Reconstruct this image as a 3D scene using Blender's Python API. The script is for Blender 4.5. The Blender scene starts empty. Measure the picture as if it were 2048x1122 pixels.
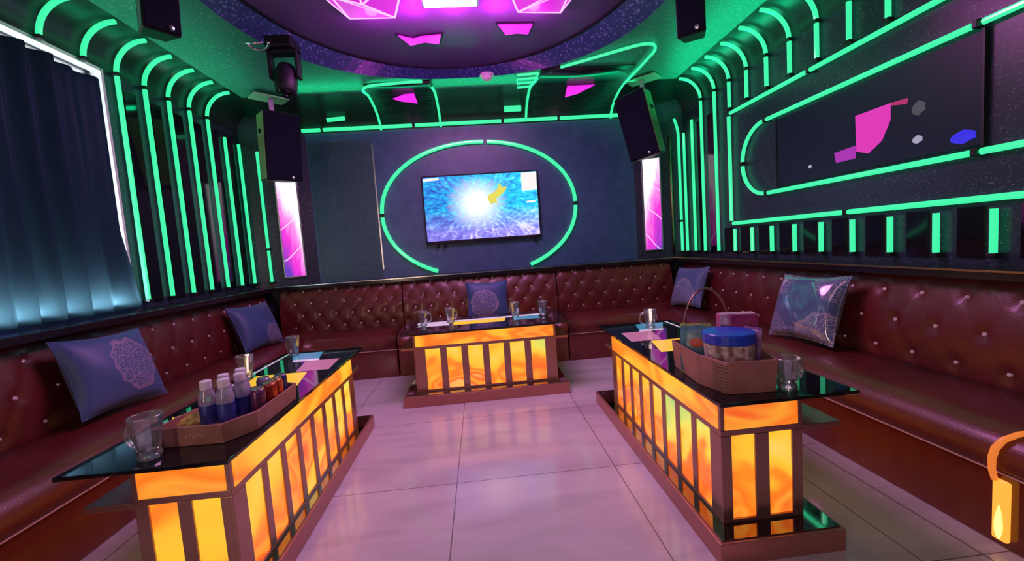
import bpy, math, random
from mathutils import Vector, Matrix
random.seed(7)
SC = bpy.context.scene
COL = SC.collection
PI = math.pi
R = math.radians

# ------------------------------------------------------------------ mesh helper
class MB:
    """collects shapes and links them as ONE mesh object"""
    def __init__(s):
        s.v = []; s.f = []; s.m = []; s.cur = 0
    def add(s, vs, fs):
        b = len(s.v); s.v += [tuple(p) for p in vs]
        for f in fs:
            s.f.append([b + i for i in f]); s.m.append(s.cur)
        return s
    def box(s, x0, x1, y0, y1, z0, z1):
        v = [(x0,y0,z0),(x1,y0,z0),(x1,y1,z0),(x0,y1,z0),(x0,y0,z1),(x1,y0,z1),(x1,y1,z1),(x0,y1,z1)]
        return s.add(v, [(0,3,2,1),(4,5,6,7),(0,1,5,4),(1,2,6,5),(2,3,7,6),(3,0,4,7)])
    def prism(s, poly, z0, z1):
        n = len(poly)
        v = [(x,y,z0) for x,y in poly] + [(x,y,z1) for x,y in poly]
        f = [tuple(range(n-1,-1,-1)), tuple(range(n, 2*n))]
        f += [(i,(i+1)%n,n+(i+1)%n,n+i) for i in range(n)]
        return s.add(v, f)
    def tube(s, path, r, n=10, closed=False, cap=True):
        P = [Vector(p) for p in path]; k = len(P); rings = []
        T = []
        for i in range(k):
            a = P[(i-1) % k] if (closed or i > 0) else P[i]
            b = P[(i+1) % k] if (closed or i < k-1) else P[i]
            T.append((b-a).normalized())
        up = Vector((0,0,1)) if abs(T[0].z) < .9 else Vector((1,0,0))
        N = (up - T[0]*up.dot(T[0])).normalized()
        vs = []
        for i in range(k):
            N = (N - T[i]*N.dot(T[i])).normalized(); B = T[i].cross(N)
            rr = r[i] if isinstance(r, (list, tuple)) else r
            for j in range(n):
                a = 2*PI*j/n
                vs.append(P[i] + (N*math.cos(a) + B*math.sin(a))*rr)
        fs = []
        for i in range(k if closed else k-1):
            i2 = (i+1) % k
            for j in range(n):
                j2 = (j+1) % n
                fs.append((i*n+j, i*n+j2, i2*n+j2, i2*n+j))
        if cap and not closed:
            fs.append(tuple(range(n-1,-1,-1))); fs.append(tuple((k-1)*n+j for j in range(n)))
        return s.add(vs, fs)
    def lathe(s, prof, n=20, c=(0,0,0), close=False):
        vs = []; k = len(prof)
        for r, z in prof:
            for j in range(n):
                a = 2*PI*j/n
                vs.append((c[0]+r*math.cos(a), c[1]+r*math.sin(a), c[2]+z))
        fs = []
        for i in range(k if close else k-1):
            i2 = (i+1) % k
            for j in range(n):
                j2 = (j+1) % n
                fs.append((i*n+j, i*n+j2, i2*n+j2, i2*n+j))
        if not close:
            fs.append(tuple(range(n-1,-1,-1))); fs.append(tuple((k-1)*n+j for j in range(n)))
        return s.add(vs, fs)
    def grid(s, fn, nu, nv, wrap=False):
        vs = [fn(i/nu, j/nv) for i in range(nu+1) for j in range(nv+1)]
        fs = [(i*(nv+1)+j, (i+1)*(nv+1)+j, (i+1)*(nv+1)+j+1, i*(nv+1)+j+1) for i in range(nu) for j in range(nv)]
        return s.add(vs, fs)
    def xf(s, M):
        s.v = [tuple(M @ Vector(p)) for p in s.v]; return s
    def build(s, name, mats, parent=None, smooth=False, bev=0, off=None, sub=0, solid=0, seg=2):
        me = bpy.data.meshes.new(name)
        v = s.v
        if off is not None:
            v = [(a-off[0], b-off[1], c-off[2]) for a,b,c in v]
        me.from_pydata(v, [], s.f)
        if not isinstance(mats, (list, tuple)): mats = [mats]
        for m in mats: me.materials.append(m)
        if len(mats) > 1: me.polygons.foreach_set('material_index', s.m)
        if smooth: me.polygons.foreach_set('use_smooth', [True]*len(me.polygons))
        me.update()
        o = bpy.data.objects.new(name, me); COL.objects.link(o)
        if parent is not None: o.parent = parent
        if solid:
            md = o.modifiers.new('s', 'SOLIDIFY'); md.thickness = solid; md.offset = 0
        if bev:
            md = o.modifiers.new('b', 'BEVEL'); md.width = bev; md.segments = seg; md.limit_method = 'ANGLE'
            md.angle_limit = R(40); md.harden_normals = False
        if sub:
            md = o.modifiers.new('u', 'SUBSURF'); md.levels = sub; md.render_levels = sub
        return o

def tag(o, label=None, cat=None, group=None, kind=None):
    if label: o['label'] = label
    if cat: o['category'] = cat
    if group: o['group'] = group
    if kind: o['kind'] = kind
    return o
def thing(name, label, cat, loc=(0,0,0), rz=0, group=None):
    o = bpy.data.objects.new(name, None); COL.objects.link(o)
    o.empty_display_size = .05; o.location = loc; o.rotation_euler = (0,0,rz)
    return tag(o, label, cat, group)
def dup(root, loc, rz, label):
    r = root.copy(); COL.objects.link(r); r.location = loc; r.rotation_euler = (0,0,rz)
    r['label'] = label
    for ch in list(root.children):
        c = ch.copy(); COL.objects.link(c); c.parent = r
        for g in list(ch.children):
            d = g.copy(); COL.objects.link(d); d.parent = c
    return r
def struct(o, label=None): return tag(o, label=label, kind='structure')

# ------------------------------------------------------------------ materials
def newmat(name):
    m = bpy.data.materials.new(name); m.use_nodes = True
    nt = m.node_tree; b = nt.nodes['Principled BSDF']
    return m, nt, b
def mat(name, col, rough=.5, metal=0, em=None, es=0, coat=0, ior=None, spec=None, alpha=None, trans=0):
    m, nt, b = newmat(name)
    b.inputs['Base Color'].default_value = (*col, 1)
    b.inputs['Roughness'].default_value = rough
    b.inputs['Metallic'].default_value = metal
    b.inputs['Coat Weight'].default_value = coat
    b.inputs['Coat Roughness'].default_value = .08
    b.inputs['Transmission Weight'].default_value = trans
    if ior: b.inputs['IOR'].default_value = ior
    if spec is not None: b.inputs['Specular IOR Level'].default_value = spec
    if em:
        b.inputs['Emission Color'].default_value = (*em, 1); b.inputs['Emission Strength'].default_value = es
    return m
def N(nt, t, **kw):
    n = nt.nodes.new(t)
    for k, v in kw.items():
        if k.startswith('i_'):
            n.inputs[k[2:].replace('_', ' ')].default_value = v
        else: setattr(n, k, v)
    return n
def ramp(nt, stops, interp='LINEAR'):
    n = nt.nodes.new('ShaderNodeValToRGB'); cr = n.color_ramp; cr.interpolation = interp
    while len(cr.elements) < len(stops): cr.elements.new(.5)
    for e, (p, c) in zip(cr.elements, stops):
        e.position = p; e.color = (*c, 1)
    return n
def math_(nt, op, a=None, b=None):
    n = nt.nodes.new('ShaderNodeMath'); n.operation = op
    for i, x in enumerate((a, b)):
        if x is None: continue
        if isinstance(x, (int, float)): n.inputs[i].default_value = x
        else: nt.links.new(x, n.inputs[i])
    return n.outputs[0]
def noisy(m, scale, lo, hi, bump=0, bscale=None, detail=4):
    """base colour varied by noise between lo and hi"""
    nt = m.node_tree; b = nt.nodes['Principled BSDF']
    g = N(nt, 'ShaderNodeNewGeometry'); n = N(nt, 'ShaderNodeTexNoise'); n.inputs['Scale'].default_value = scale; n.inputs['Detail'].default_value = detail
    nt.links.new(g.outputs['Position'], n.inputs['Vector'])
    r = ramp(nt, [(.35, lo), (.65, hi)]); nt.links.new(n.outputs['Fac'], r.inputs[0]); nt.links.new(r.outputs[0], b.inputs['Base Color'])
    if bump:
        n2 = N(nt, 'ShaderNodeTexNoise'); n2.inputs['Scale'].default_value = bscale or scale*4
        nt.links.new(g.outputs['Position'], n2.inputs['Vector'])
        bp = N(nt, 'ShaderNodeBump'); bp.inputs['Strength'].default_value = bump; bp.inputs['Distance'].default_value = .01
        nt.links.new(n2.outputs['Fac'], bp.inputs['Height']); nt.links.new(bp.outputs[0], b.inputs['Normal'])
    return m
def glitter(name, base, spark, rough, scale=140, thr=.93, spec=.5):
    """dark finish with fine bright flecks in it"""
    m, nt, b = newmat(name)
    g = N(nt, 'ShaderNodeNewGeometry'); v = N(nt, 'ShaderNodeTexVoronoi'); v.inputs['Scale'].default_value = scale
    nt.links.new(g.outputs['Position'], v.inputs['Vector'])
    sep = N(nt, 'ShaderNodeSeparateColor'); nt.links.new(v.outputs['Color'], sep.inputs[0])
    k = math_(nt, 'GREATER_THAN', sep.outputs[0], thr)
    n = N(nt, 'ShaderNodeTexNoise'); n.inputs['Scale'].default_value = 5
    nt.links.new(g.outputs['Position'], n.inputs['Vector'])
    k2 = math_(nt, 'MULTIPLY', k, math_(nt, 'MULTIPLY', n.outputs['Fac'], 1.4))
    mx = N(nt, 'ShaderNodeMix', data_type='RGBA'); mx.inputs[6].default_value = (*base, 1); mx.inputs[7].default_value = (*spark, 1)
    nt.links.new(k2, mx.inputs[0]); nt.links.new(mx.outputs[2], b.inputs['Base Color'])
    b.inputs['Roughness'].default_value = rough; b.inputs['Specular IOR Level'].default_value = spec
    bp = N(nt, 'ShaderNodeBump'); bp.inputs['Strength'].default_value = .25; bp.inputs['Distance'].default_value = .003
    nt.links.new(sep.outputs[1], bp.inputs['Height']); nt.links.new(bp.outputs[0], b.inputs['Normal'])
    return m

M = {}
NEON = (.028, .62, .265)
M['neon'] = mat('green_neon', (.06,.10,.09), .12, em=NEON, es=1.5, spec=.6)
M['clip'] = mat('black_clip', (.01,.01,.012), .4)
M['wall'] = glitter('dark_glitter_wall', (.020,.028,.050), (.16,.18,.24), .30, 190, .94)
M['wallback'] = noisy(mat('back_panel', (.05,.05,.07), .38), 9, (.040,.100,.190), (.058,.122,.235))
M['wallglit'] = glitter('back_glitter', (.030,.085,.105), (.14,.22,.25), .4, 170, .95)
M['cove'] = mat('dark_cove', (.012,.014,.014), .3)
M['ceil'] = glitter('ceiling_paint', (.085,.30,.265), (.35,.62,.58), .4, 120, .93)
M['slope'] = glitter('glitter_slope', (.025,.085,.150), (.22,.36,.52), .35, 90, .88)
M['stretch'] = mat('stretch_ceiling', (.15,.11,.25), .42, spec=.3)
M['black'] = mat('black_plastic', (.010,.010,.016), .5, spec=.25)
M['blackgloss'] = mat('black_gloss', (.008,.008,.011), .06, spec=.6)
M['loopmirror'] = mat('loop_mirror', (.012,.010,.02), .30)
M['screenglass'] = mat('screen_glass', (.014,.022,.042), .35, spec=.3)
M['plinthmirror'] = mat('plinth_mirror', (.42,.36,.36), .05, 1)
M['ledge'] = mat('black_ledge', (.012,.012,.014), .16, spec=.6)
M['grille'] = mat('speaker_grille', (.008,.009,.022), .85, spec=.1)
M['silver'] = mat('silver', (.7,.7,.72), .25, 1)
M['greymetal'] = mat('grey_metal', (.3,.3,.32), .4, .8)
M['mount'] = mat('pale_mount', (.5,.55,.45), .5)
M['olive'] = mat('lit_olive_side', (.40,.36,.18), .45)  # green spill on the speaker sides put into the colour
M['rose'] = mat('rose_gold_steel', (.46,.25,.20), .26, .85)
M['roseD'] = mat('rose_gold_plinth', (.50,.21,.175), .3, .7)
M['glass_black'] = mat('black_glass', (.006,.006,.008), .035, spec=.7)
M['white'] = mat('white', (.75,.75,.75), .4)
M['frame_white'] = mat('white_frame', (.8,.8,.78), .4)
M['crystal'] = mat('crystal', (.75,.70,.75), .2, .3, spec=.8)
M['cap'] = mat('white_cap', (.8,.76,.85), .35)

# leather with fine grain
M['leather'] = noisy(mat('burgundy_leather', (.15,.035,.03), .36, coat=.14), 3, (.088,.011,.010), (.125,.017,.015), bump=.12, bscale=160)
M['leatherF'] = noisy(mat('burgundy_leather_front', (.15,.03,.02), .14, coat=.6, ior=1.55), 3, (.115,.010,.005), (.145,.014,.007))
M['stitch'] = mat('pale_stitch', (.5,.32,.26), .5)

# floor tiles
def floor_mat():
    m, nt, b = newmat('floor_tiles')
    g = N(nt, 'ShaderNodeNewGeometry'); sp = N(nt, 'ShaderNodeSeparateXYZ'); nt.links.new(g.outputs['Position'], sp.inputs[0])
    n = N(nt, 'ShaderNodeTexNoise'); n.inputs['Scale'].default_value = 1.5; n.inputs['Detail'].default_value = 8; n.inputs['Distortion'].default_value = 1.2
    mp = N(nt, 'ShaderNodeMapping'); mp.inputs['Rotation'].default_value = (0,0,.45); mp.inputs['Scale'].default_value = (.55,2.4,1)
    nt.links.new(g.outputs['Position'], mp.inputs[0]); nt.links.new(mp.outputs[0], n.inputs['Vector'])
    r = ramp(nt, [(.33,(.42,.40,.41)), (.5,(.52,.50,.51)), (.62,(.55,.535,.54)), (.72,(.48,.46,.47))]); nt.links.new(n.outputs['Fac'], r.inputs[0])
    def line(c, off, period):
        a = math_(nt, 'ADD', c, 40*period - off)
        a = math_(nt, 'MODULO', a, period)
        a = math_(nt, 'SUBTRACT', a, period/2); a = math_(nt, 'ABSOLUTE', a)
        return math_(nt, 'GREATER_THAN', a, period/2 - .0022)
    lx = line(sp.outputs[0], -.2, .8); ly = line(sp.outputs[1], 2.02, .8)
    ax = math_(nt, 'ABSOLUTE', sp.outputs[0])
    ins = math_(nt, 'LESS_THAN', ax, 1.615)
    lx = math_(nt, 'MULTIPLY', lx, ins)
    bo = math_(nt, 'SUBTRACT', ax, 1.615); bo = math_(nt, 'ABSOLUTE', bo); bo = math_(nt, 'LESS_THAN', bo, .003)
    k = math_(nt, 'MAXIMUM', math_(nt, 'MAXIMUM', lx, ly), bo)
    mx = N(nt, 'ShaderNodeMix', data_type='RGBA'); nt.links.new(k, mx.inputs[0]); nt.links.new(r.outputs[0], mx.inputs[6]); mx.inputs[7].default_value = (.16,.12,.12,1)
    nt.links.new(mx.outputs[2], b.inputs['Base Color'])
    b.inputs['Roughness'].default_value = .12; b.inputs['Specular IOR Level'].default_value = .5
    return m
M['floor'] = floor_mat()

# backlit amber panels: a printed flow of yellow and orange
def amber(name, seed, stops, strength=1.02, sx=1.0, head=True, amp=1.0):
    m, nt, b = newmat(name)
    g = N(nt, 'ShaderNodeNewGeometry')
    mp = N(nt, 'ShaderNodeMapping'); mp.inputs['Location'].default_value = (seed, seed*.7, seed*.3); mp.inputs['Scale'].default_value = (2.6*sx,2.6*sx,3.0)
    nt.links.new(g.outputs['Position'], mp.inputs[0])
    n = N(nt, 'ShaderNodeTexNoise'); n.inputs['Scale'].default_value = 1.15; n.inputs['Detail'].default_value = 2; n.inputs['Distortion'].default_value = .55
    nt.links.new(mp.outputs[0], n.inputs['Vector'])
    r = ramp(nt, stops)
    fac = math_(nt, 'ADD', math_(nt, 'MULTIPLY', math_(nt, 'SUBTRACT', n.outputs['Fac'], .5), amp), .5)
    if head:
        sp = N(nt, 'ShaderNodeSeparateXYZ'); nt.links.new(g.outputs['Position'], sp.inputs[0])
        fac = math_(nt, 'ADD', fac, math_(nt, 'MULTIPLY', math_(nt, 'SUBTRACT', .27, sp.outputs[2]), .72))
    nt.links.new(fac, r.inputs[0])
    b.inputs['Base Color'].default_value = (.2,.12,.03,1); b.inputs['Roughness'].default_value = .12
    nt.links.new(r.outputs[0], b.inputs['Emission Color']); b.inputs['Emission Strength'].default_value = strength
    return m
YEL = [(.26,(.94,.62,.10)), (.38,(.94,.55,.03)), (.47,(.94,.48,.025)), (.53,(.94,.26,.012)), (.58,(.93,.17,.008)), (.63,(.94,.34,.03)), (.69,(.90,.09,.012)), (.76,(.95,.45,.10))]
GRN = [(.28,(.25,.56,.26)), (.37,(.42,.62,.16)), (.45,(.78,.74,.10)), (.52,(.90,.55,.04)), (.56,(.93,.20,.010)), (.62,(.92,.12,.008)), (.68,(.94,.34,.03)), (.75,(.94,.48,.06))]
M['amber'] = amber('amber_light_panel', 2.0, YEL)
M['ambergreen'] = amber('amber_light_panel_green_top', 6.0, GRN, amp=.55)
M['band'] = amber('amber_light_band', 9.0, YEL, .98, .6, False)

def lightprint(name, flip):
    """printed magenta light box picture: white streak, crossing fine lines"""
    m, nt, b = newmat(name)
    tc = N(nt, 'ShaderNodeTexCoord'); sp = N(nt, 'ShaderNodeSeparateXYZ'); nt.links.new(tc.outputs['Generated'], sp.inputs[0])
    u = sp.outputs[0] if not flip else math_(nt, 'SUBTRACT', 1.0, sp.outputs[0])
    w = sp.outputs[2]
    n = N(nt, 'ShaderNodeTexNoise'); n.inputs['Scale'].default_value = 3.5; n.inputs['Detail'].default_value = 4; n.inputs['Distortion'].default_value = .8
    nt.links.new(tc.outputs['Generated'], n.inputs['Vector'])
    # white where u and w are large
    a = math_(nt, 'ADD', math_(nt, 'MULTIPLY', u, .42), math_(nt, 'MULTIPLY', w, .72))
    a = math_(nt, 'ADD', a, math_(nt, 'MULTIPLY', math_(nt, 'SUBTRACT', n.outputs['Fac'], .5), .5))
    r = ramp(nt, [(.08,(.10,.04,.45)), (.22,(.42,.03,.55)), (.38,(.80,.03,.62)), (.58,(.85,.28,.74)), (.74,(.98,.82,.92)), (.95,(1,1,1))])
    nt.links.new(a, r.inputs[0])
    # crossing lines
    mp = N(nt, 'ShaderNodeMapping'); mp.inputs['Rotation'].default_value = (0,R(62 if flip else 118),0); mp.inputs['Scale'].default_value = (1,1,3.2)
    nt.links.new(tc.outputs['Generated'], mp.inputs[0])
    wv = N(nt, 'ShaderNodeTexWave'); wv.inputs['Scale'].default_value = .34; wv.inputs['Distortion'].default_value = 2.2; nt.links.new(mp.outputs[0], wv.inputs['Vector'])
    k = math_(nt, 'GREATER_THAN', wv.outputs['Fac'], .995)
    mx = N(nt, 'ShaderNodeMix', data_type='RGBA'); nt.links.new(math_(nt, 'MULTIPLY', k, .7), mx.inputs[0]); nt.links.new(r.outputs[0], mx.inputs[6]); mx.inputs[7].default_value = (1,.75,.95,1)
    nt.links.new(mx.outputs[2], b.inputs['Emission Color']); b.inputs['Emission Strength'].default_value = 1.15
    b.inputs['Base Color'].default_value = (.1,.05,.1,1); b.inputs['Roughness'].default_value = .15
    return m
M['printL'] = lightprint('light_box_print', False)
M['printR'] = lightprint('light_box_print_mirrored', True)

def tv_mat():
    m, nt, b = newmat('tv_picture')
    tc = N(nt, 'ShaderNodeTexCoord'); sp = N(nt, 'ShaderNodeSeparateXYZ'); nt.links.new(tc.outputs['Generated'], sp.inputs[0])
    u, w = sp.outputs[0], sp.outputs[2]
    dx = math_(nt, 'SUBTRACT', u, .46); dz = math_(nt, 'MULTIPLY', math_(nt, 'SUBTRACT', w, .56), .62)
    rad = math_(nt, 'SQRT', math_(nt, 'ADD', math_(nt, 'MULTIPLY', dx, dx), math_(nt, 'MULTIPLY', dz, dz)))
    ang = math_(nt, 'ARCTAN2', dz, dx)
    cb = N(nt, 'ShaderNodeCombineXYZ'); nt.links.new(math_(nt, 'MULTIPLY', ang, 3.2), cb.inputs[0]); nt.links.new(math_(nt, 'MULTIPLY', rad, 3.0), cb.inputs[1])
    n = N(nt, 'ShaderNodeTexNoise'); n.inputs['Scale'].default_value = 2.4; n.inputs['Detail'].default_value = 5; n.inputs['Roughness'].default_value = .65
    nt.links.new(cb.outputs[0], n.inputs['Vector'])
    n2 = N(nt, 'ShaderNodeTexNoise'); n2.inputs['Scale'].default_value = 26; n2.inputs['Detail'].default_value = 4
    nt.links.new(tc.outputs['Generated'], n2.inputs['Vector'])
    r = ramp(nt, [(.28,(.02,.04,.16)), (.40,(.02,.13,.55)), (.50,(.02,.38,.72)), (.60,(.03,.66,.80)), (.72,(.55,.85,.95))])
    f = math_(nt, 'ADD', math_(nt, 'MULTIPLY', n.outputs['Fac'], .62), math_(nt, 'MULTIPLY', n2.outputs['Fac'], .36))
    f = math_(nt, 'ADD', f, math_(nt, 'MULTIPLY', math_(nt, 'SUBTRACT', u, .45), .12))
    nt.links.new(f, r.inputs[0])
    # violet shallows along the bottom
    low = ramp(nt, [(.10,(1,1,1)), (.48,(0,0,0))]); nt.links.new(w, low.inputs[0])
    lo = ramp(nt, [(.3,(.08,.06,.42)), (.5,(.25,.22,.75)), (.62,(.75,.65,.95))]); nt.links.new(f, lo.inputs[0])
    mx = N(nt, 'ShaderNodeMix', data_type='RGBA'); nt.links.new(low.outputs[0], mx.inputs[0]); nt.links.new(r.outputs[0], mx.inputs[6]); nt.links.new(lo.outputs[0], mx.inputs[7])
    # white burst
    d = math_(nt, 'ADD', rad, math_(nt, 'MULTIPLY', math_(nt, 'SUBTRACT', n.outputs['Fac'], .5), .20))
    bu = ramp(nt, [(.05,(1,1,1)), (.15,(.45,.45,.45)), (.27,(0,0,0))]); nt.links.new(d, bu.inputs[0])
    mx2 = N(nt, 'ShaderNodeMix', data_type='RGBA'); nt.links.new(bu.outputs[0], mx2.inputs[0]); nt.links.new(mx.outputs[2], mx2.inputs[6]); mx2.inputs[7].default_value = (1,1,.96,1)
    nt.links.new(mx2.outputs[2], b.inputs['Emission Color']); b.inputs['Emission Strength'].default_value = 1.35
    b.inputs['Base Color'].default_value = (.01,.01,.01,1); b.inputs['Roughness'].default_value = .1
    return m
M['tv'] = tv_mat()
M['tvyellow'] = mat('screen_yellow', (.02,.02,.02), .2, em=(.80,.72,.10), es=1)
M['tvwhite'] = mat('screen_white', (.02,.02,.02), .2, em=(1,.93,.92), es=1)

def clear_glass(name, tint=(.97,.98,1), gl=.30, frost=.05, milk=(.85,.88,.92)):
    m = bpy.data.materials.new(name); m.use_nodes = True; nt = m.node_tree; nt.nodes.clear()
    o = N(nt, 'ShaderNodeOutputMaterial'); t = N(nt, 'ShaderNodeBsdfTransparent'); t.inputs[0].default_value = (*tint, 1)
    g = N(nt, 'ShaderNodeBsdfGlossy'); g.inputs['Roughness'].default_value = .04; g.inputs[0].default_value = (1,1,1,1)
    fr = N(nt, 'ShaderNodeFresnel'); fr.inputs[0].default_value = 1.5
    k = math_(nt, 'MINIMUM', math_(nt, 'ADD', math_(nt, 'MULTIPLY', fr.outputs[0], 1.0), gl*.3), .9)
    mx = N(nt, 'ShaderNodeMixShader'); nt.links.new(k, mx.inputs[0]); nt.links.new(t.outputs[0], mx.inputs[1]); nt.links.new(g.outputs[0], mx.inputs[2])
    d = N(nt, 'ShaderNodeBsdfDiffuse'); d.inputs[0].default_value = (*milk, 1)
    m3 = N(nt, 'ShaderNodeMixShader'); m3.inputs[0].default_value = frost; nt.links.new(mx.outputs[0], m3.inputs[1]); nt.links.new(d.outputs[0], m3.inputs[2])
    nt.links.new(m3.outputs[0], o.inputs[0])
    return m
M['glass'] = clear_glass('clear_glass')
M['pane'] = clear_glass('window_glass', (.97,.99,1), .05, 0)
M['pet'] = clear_glass('bottle_plastic', (.88,.84,.93), .2, .38, (.72,.66,.80))

def curtain_mat():
    m, nt, b = newmat('navy_curtain')
    nt.nodes.remove(b); out = nt.nodes['Material Output']
    g = N(nt, 'ShaderNodeNewGeometry'); w = N(nt, 'ShaderNodeTexNoise'); w.inputs['Scale'].default_value = 60
    nt.links.new(g.outputs['Position'], w.inputs['Vector'])
    r = ramp(nt, [(.3,(.006,.010,.040)), (.7,(.012,.017,.055))]); nt.links.new(w.outputs['Fac'], r.inputs[0])
    d = N(nt, 'ShaderNodeBsdfDiffuse'); nt.links.new(r.outputs[0], d.inputs[0])
    t = N(nt, 'ShaderNodeBsdfTranslucent'); t.inputs[0].default_value = (.40,.58,.66,1)
    gl = N(nt, 'ShaderNodeBsdfGlossy'); gl.inputs['Roughness'].default_value = .45; gl.inputs[0].default_value = (.12,.14,.22,1)
    m1 = N(nt, 'ShaderNodeMixShader'); m1.inputs[0].default_value = .13; nt.links.new(d.outputs[0], m1.inputs[1]); nt.links.new(t.outputs[0], m1.inputs[2])
    m2 = N(nt, 'ShaderNodeMixShader'); m2.inputs[0].default_value = .04; nt.links.new(m1.outputs[0], m2.inputs[1]); nt.links.new(gl.outputs[0], m2.inputs[2])
    nt.links.new(m2.outputs[0], out.inputs[0])
    return m
M['curtain'] = curtain_mat()

def damask(name, base, thread, cu, cv, ru, rv, rough=.5, corners=False):
    """satin cushion cover with a lace-like medallion woven at (cu, cv)"""
    m, nt, b = newmat(name)
    tc = N(nt, 'ShaderNodeTexCoord'); sp = N(nt, 'ShaderNodeSeparateXYZ'); nt.links.new(tc.outputs['Generated'], sp.inputs[0])
    u, w = sp.outputs[0], sp.outputs[2]
    v = N(nt, 'ShaderNodeTexVoronoi'); v.feature = 'DISTANCE_TO_EDGE'; v.inputs['Scale'].default_value = 30
    mpv = N(nt, 'ShaderNodeMapping'); mpv.inputs['Scale'].default_value = (1,.01,1); nt.links.new(tc.outputs['Generated'], mpv.inputs[0]); nt.links.new(mpv.outputs[0], v.inputs['Vector'])
    lace = math_(nt, 'MULTIPLY', math_(nt, 'LESS_THAN', v.outputs['Distance'], .075), .62)
    n = N(nt, 'ShaderNodeTexNoise'); n.inputs['Scale'].default_value = 7; nt.links.new(mpv.outputs[0], n.inputs['Vector'])
    def ell(a, c, ra, rc):
        dx = math_(nt, 'DIVIDE', math_(nt, 'SUBTRACT', u, a), ra); dz = math_(nt, 'DIVIDE', math_(nt, 'SUBTRACT', w, c), rc)
        q = math_(nt, 'SQRT', math_(nt, 'ADD', math_(nt, 'MULTIPLY', dx, dx), math_(nt, 'MULTIPLY', dz, dz)))
        return math_(nt, 'ADD', q, math_(nt, 'MULTIPLY', math_(nt, 'SUBTRACT', n.outputs['Fac'], .5), .55))
    q = ell(cu, cv, ru, rv)
    inner = math_(nt, 'LESS_THAN', q, .95)
    n3 = N(nt, 'ShaderNodeTexNoise'); n3.inputs['Scale'].default_value = 45; nt.links.new(mpv.outputs[0], n3.inputs['Vector'])
    ring = math_(nt, 'MULTIPLY', math_(nt, 'GREATER_THAN', q, .88), math_(nt, 'LESS_THAN', q, 1.0))
    k = math_(nt, 'MAXIMUM', math_(nt, 'MULTIPLY', lace, inner), math_(nt, 'MULTIPLY', math_(nt, 'MULTIPLY', ring, n3.outputs['Fac']), .9))
    if corners:
        for (a, c) in ((0,0), (1,0), (1,1), (0,1)):
            k = math_(nt, 'MAXIMUM', k, math_(nt, 'MULTIPLY', lace, math_(nt, 'LESS_THAN', ell(a, c, .38, .42), 1.0)))
    mx = N(nt, 'ShaderNodeMix', data_type='RGBA'); nt.links.new(k, mx.inputs[0]); mx.inputs[6].default_value = (*base, 1); mx.inputs[7].default_value = (*thread, 1)
    nt.links.new(mx.outputs[2], b.inputs['Base Color']); b.inputs['Roughness'].default_value = rough
    b.inputs['Sheen Weight'].default_value = .2
    return m
BL = (.036,.078,.225); TH = (.40,.28,.36)
M['cush1'] = damask('blue_damask_a', BL, TH, .63, .50, .25, .36)
M['cush2'] = damask('blue_damask_b', (.034,.072,.20), TH, .70, .25, .22, .2)
M['cush3'] = damask('blue_damask_c', BL, (.45,.36,.46), .42, .42, .32, .36)
M['cush4'] = damask('blue_damask_d', (.075,.125,.28), (.42,.40,.48), .5, .2, .35, .45)
M['cush5'] = damask('blue_satin', (.085,.14,.28), (.50,.44,.52), 1.0, .0, .5, .45, .16, True)

_b5 = M['cush5'].node_tree.nodes['Principled BSDF']
_b5.inputs['Coat Weight'].default_value = 1; _b5.inputs['Coat Roughness'].default_value = .10; _b5.inputs['Coat IOR'].default_value = 1.9
# ------------------------------------------------------------------ the setting
XW, YB, YR = 2.35, 4.75, -2.2        # side walls, back wall, rear wall
ZC, ZS, RC = 2.72, 2.48, .24         # ceiling, spring of the coves, cove radius
ZB, DB = 2.50, .50                   # back cove

b = MB(); b.box(-XW-.1, XW+.1, YR-.1, YB+.1, -.1, 0); struct(b.build('floor', M['floor']))
# chamfered corners
CL0, CL1 = (-XW, 4.563), (-1.762, YB)
CR0, CR1 = (XW, 4.62), (1.82, YB)
b = MB(); b.box(CL1[0], CR1[0], YB, YB+.1, 0, ZC+.1)
struct(b.build('wall_back', M['wallback']))
b = MB(); b.prism([CL0, (CL0[0]-.1, CL0[1]+.1), (CL1[0], CL1[1]+.1), CL1], 0, ZC+.1)
struct(b.build('wall_back_left_corner', M['wall']))
b = MB(); b.prism([CR0, CR1, (CR1[0], CR1[1]+.1), (CR0[0]+.1, CR0[1]+.1)], 0, ZC+.1)
struct(b.build('wall_back_right_corner', M['wall']))
b = MB(); b.box(XW, XW+.1, YR, CR0[1], 0, ZC+.1); struct(b.build('wall_right', M['wall']))
WY0, WY1, WZ0, WZ1 = -.9, 3.012, .93, 2.474     # window opening
b = MB()
b.box(-XW-.1, -XW, WY1, CL0[1], 0, ZC+.1); b.box(-XW-.1, -XW, YR, WY0, 0, ZC+.1)
b.box(-XW-.1, -XW, WY0, WY1, 0, WZ0); b.box(-XW-.1, -XW, WY0, WY1, WZ1, ZC+.1)
struct(b.build('wall_left', M['wall']))
b = MB(); b.box(-XW-.1, XW+.1, YR-.1, YR, 0, ZC+.2); struct(b.build('wall_rear', M['wallback']))

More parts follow.
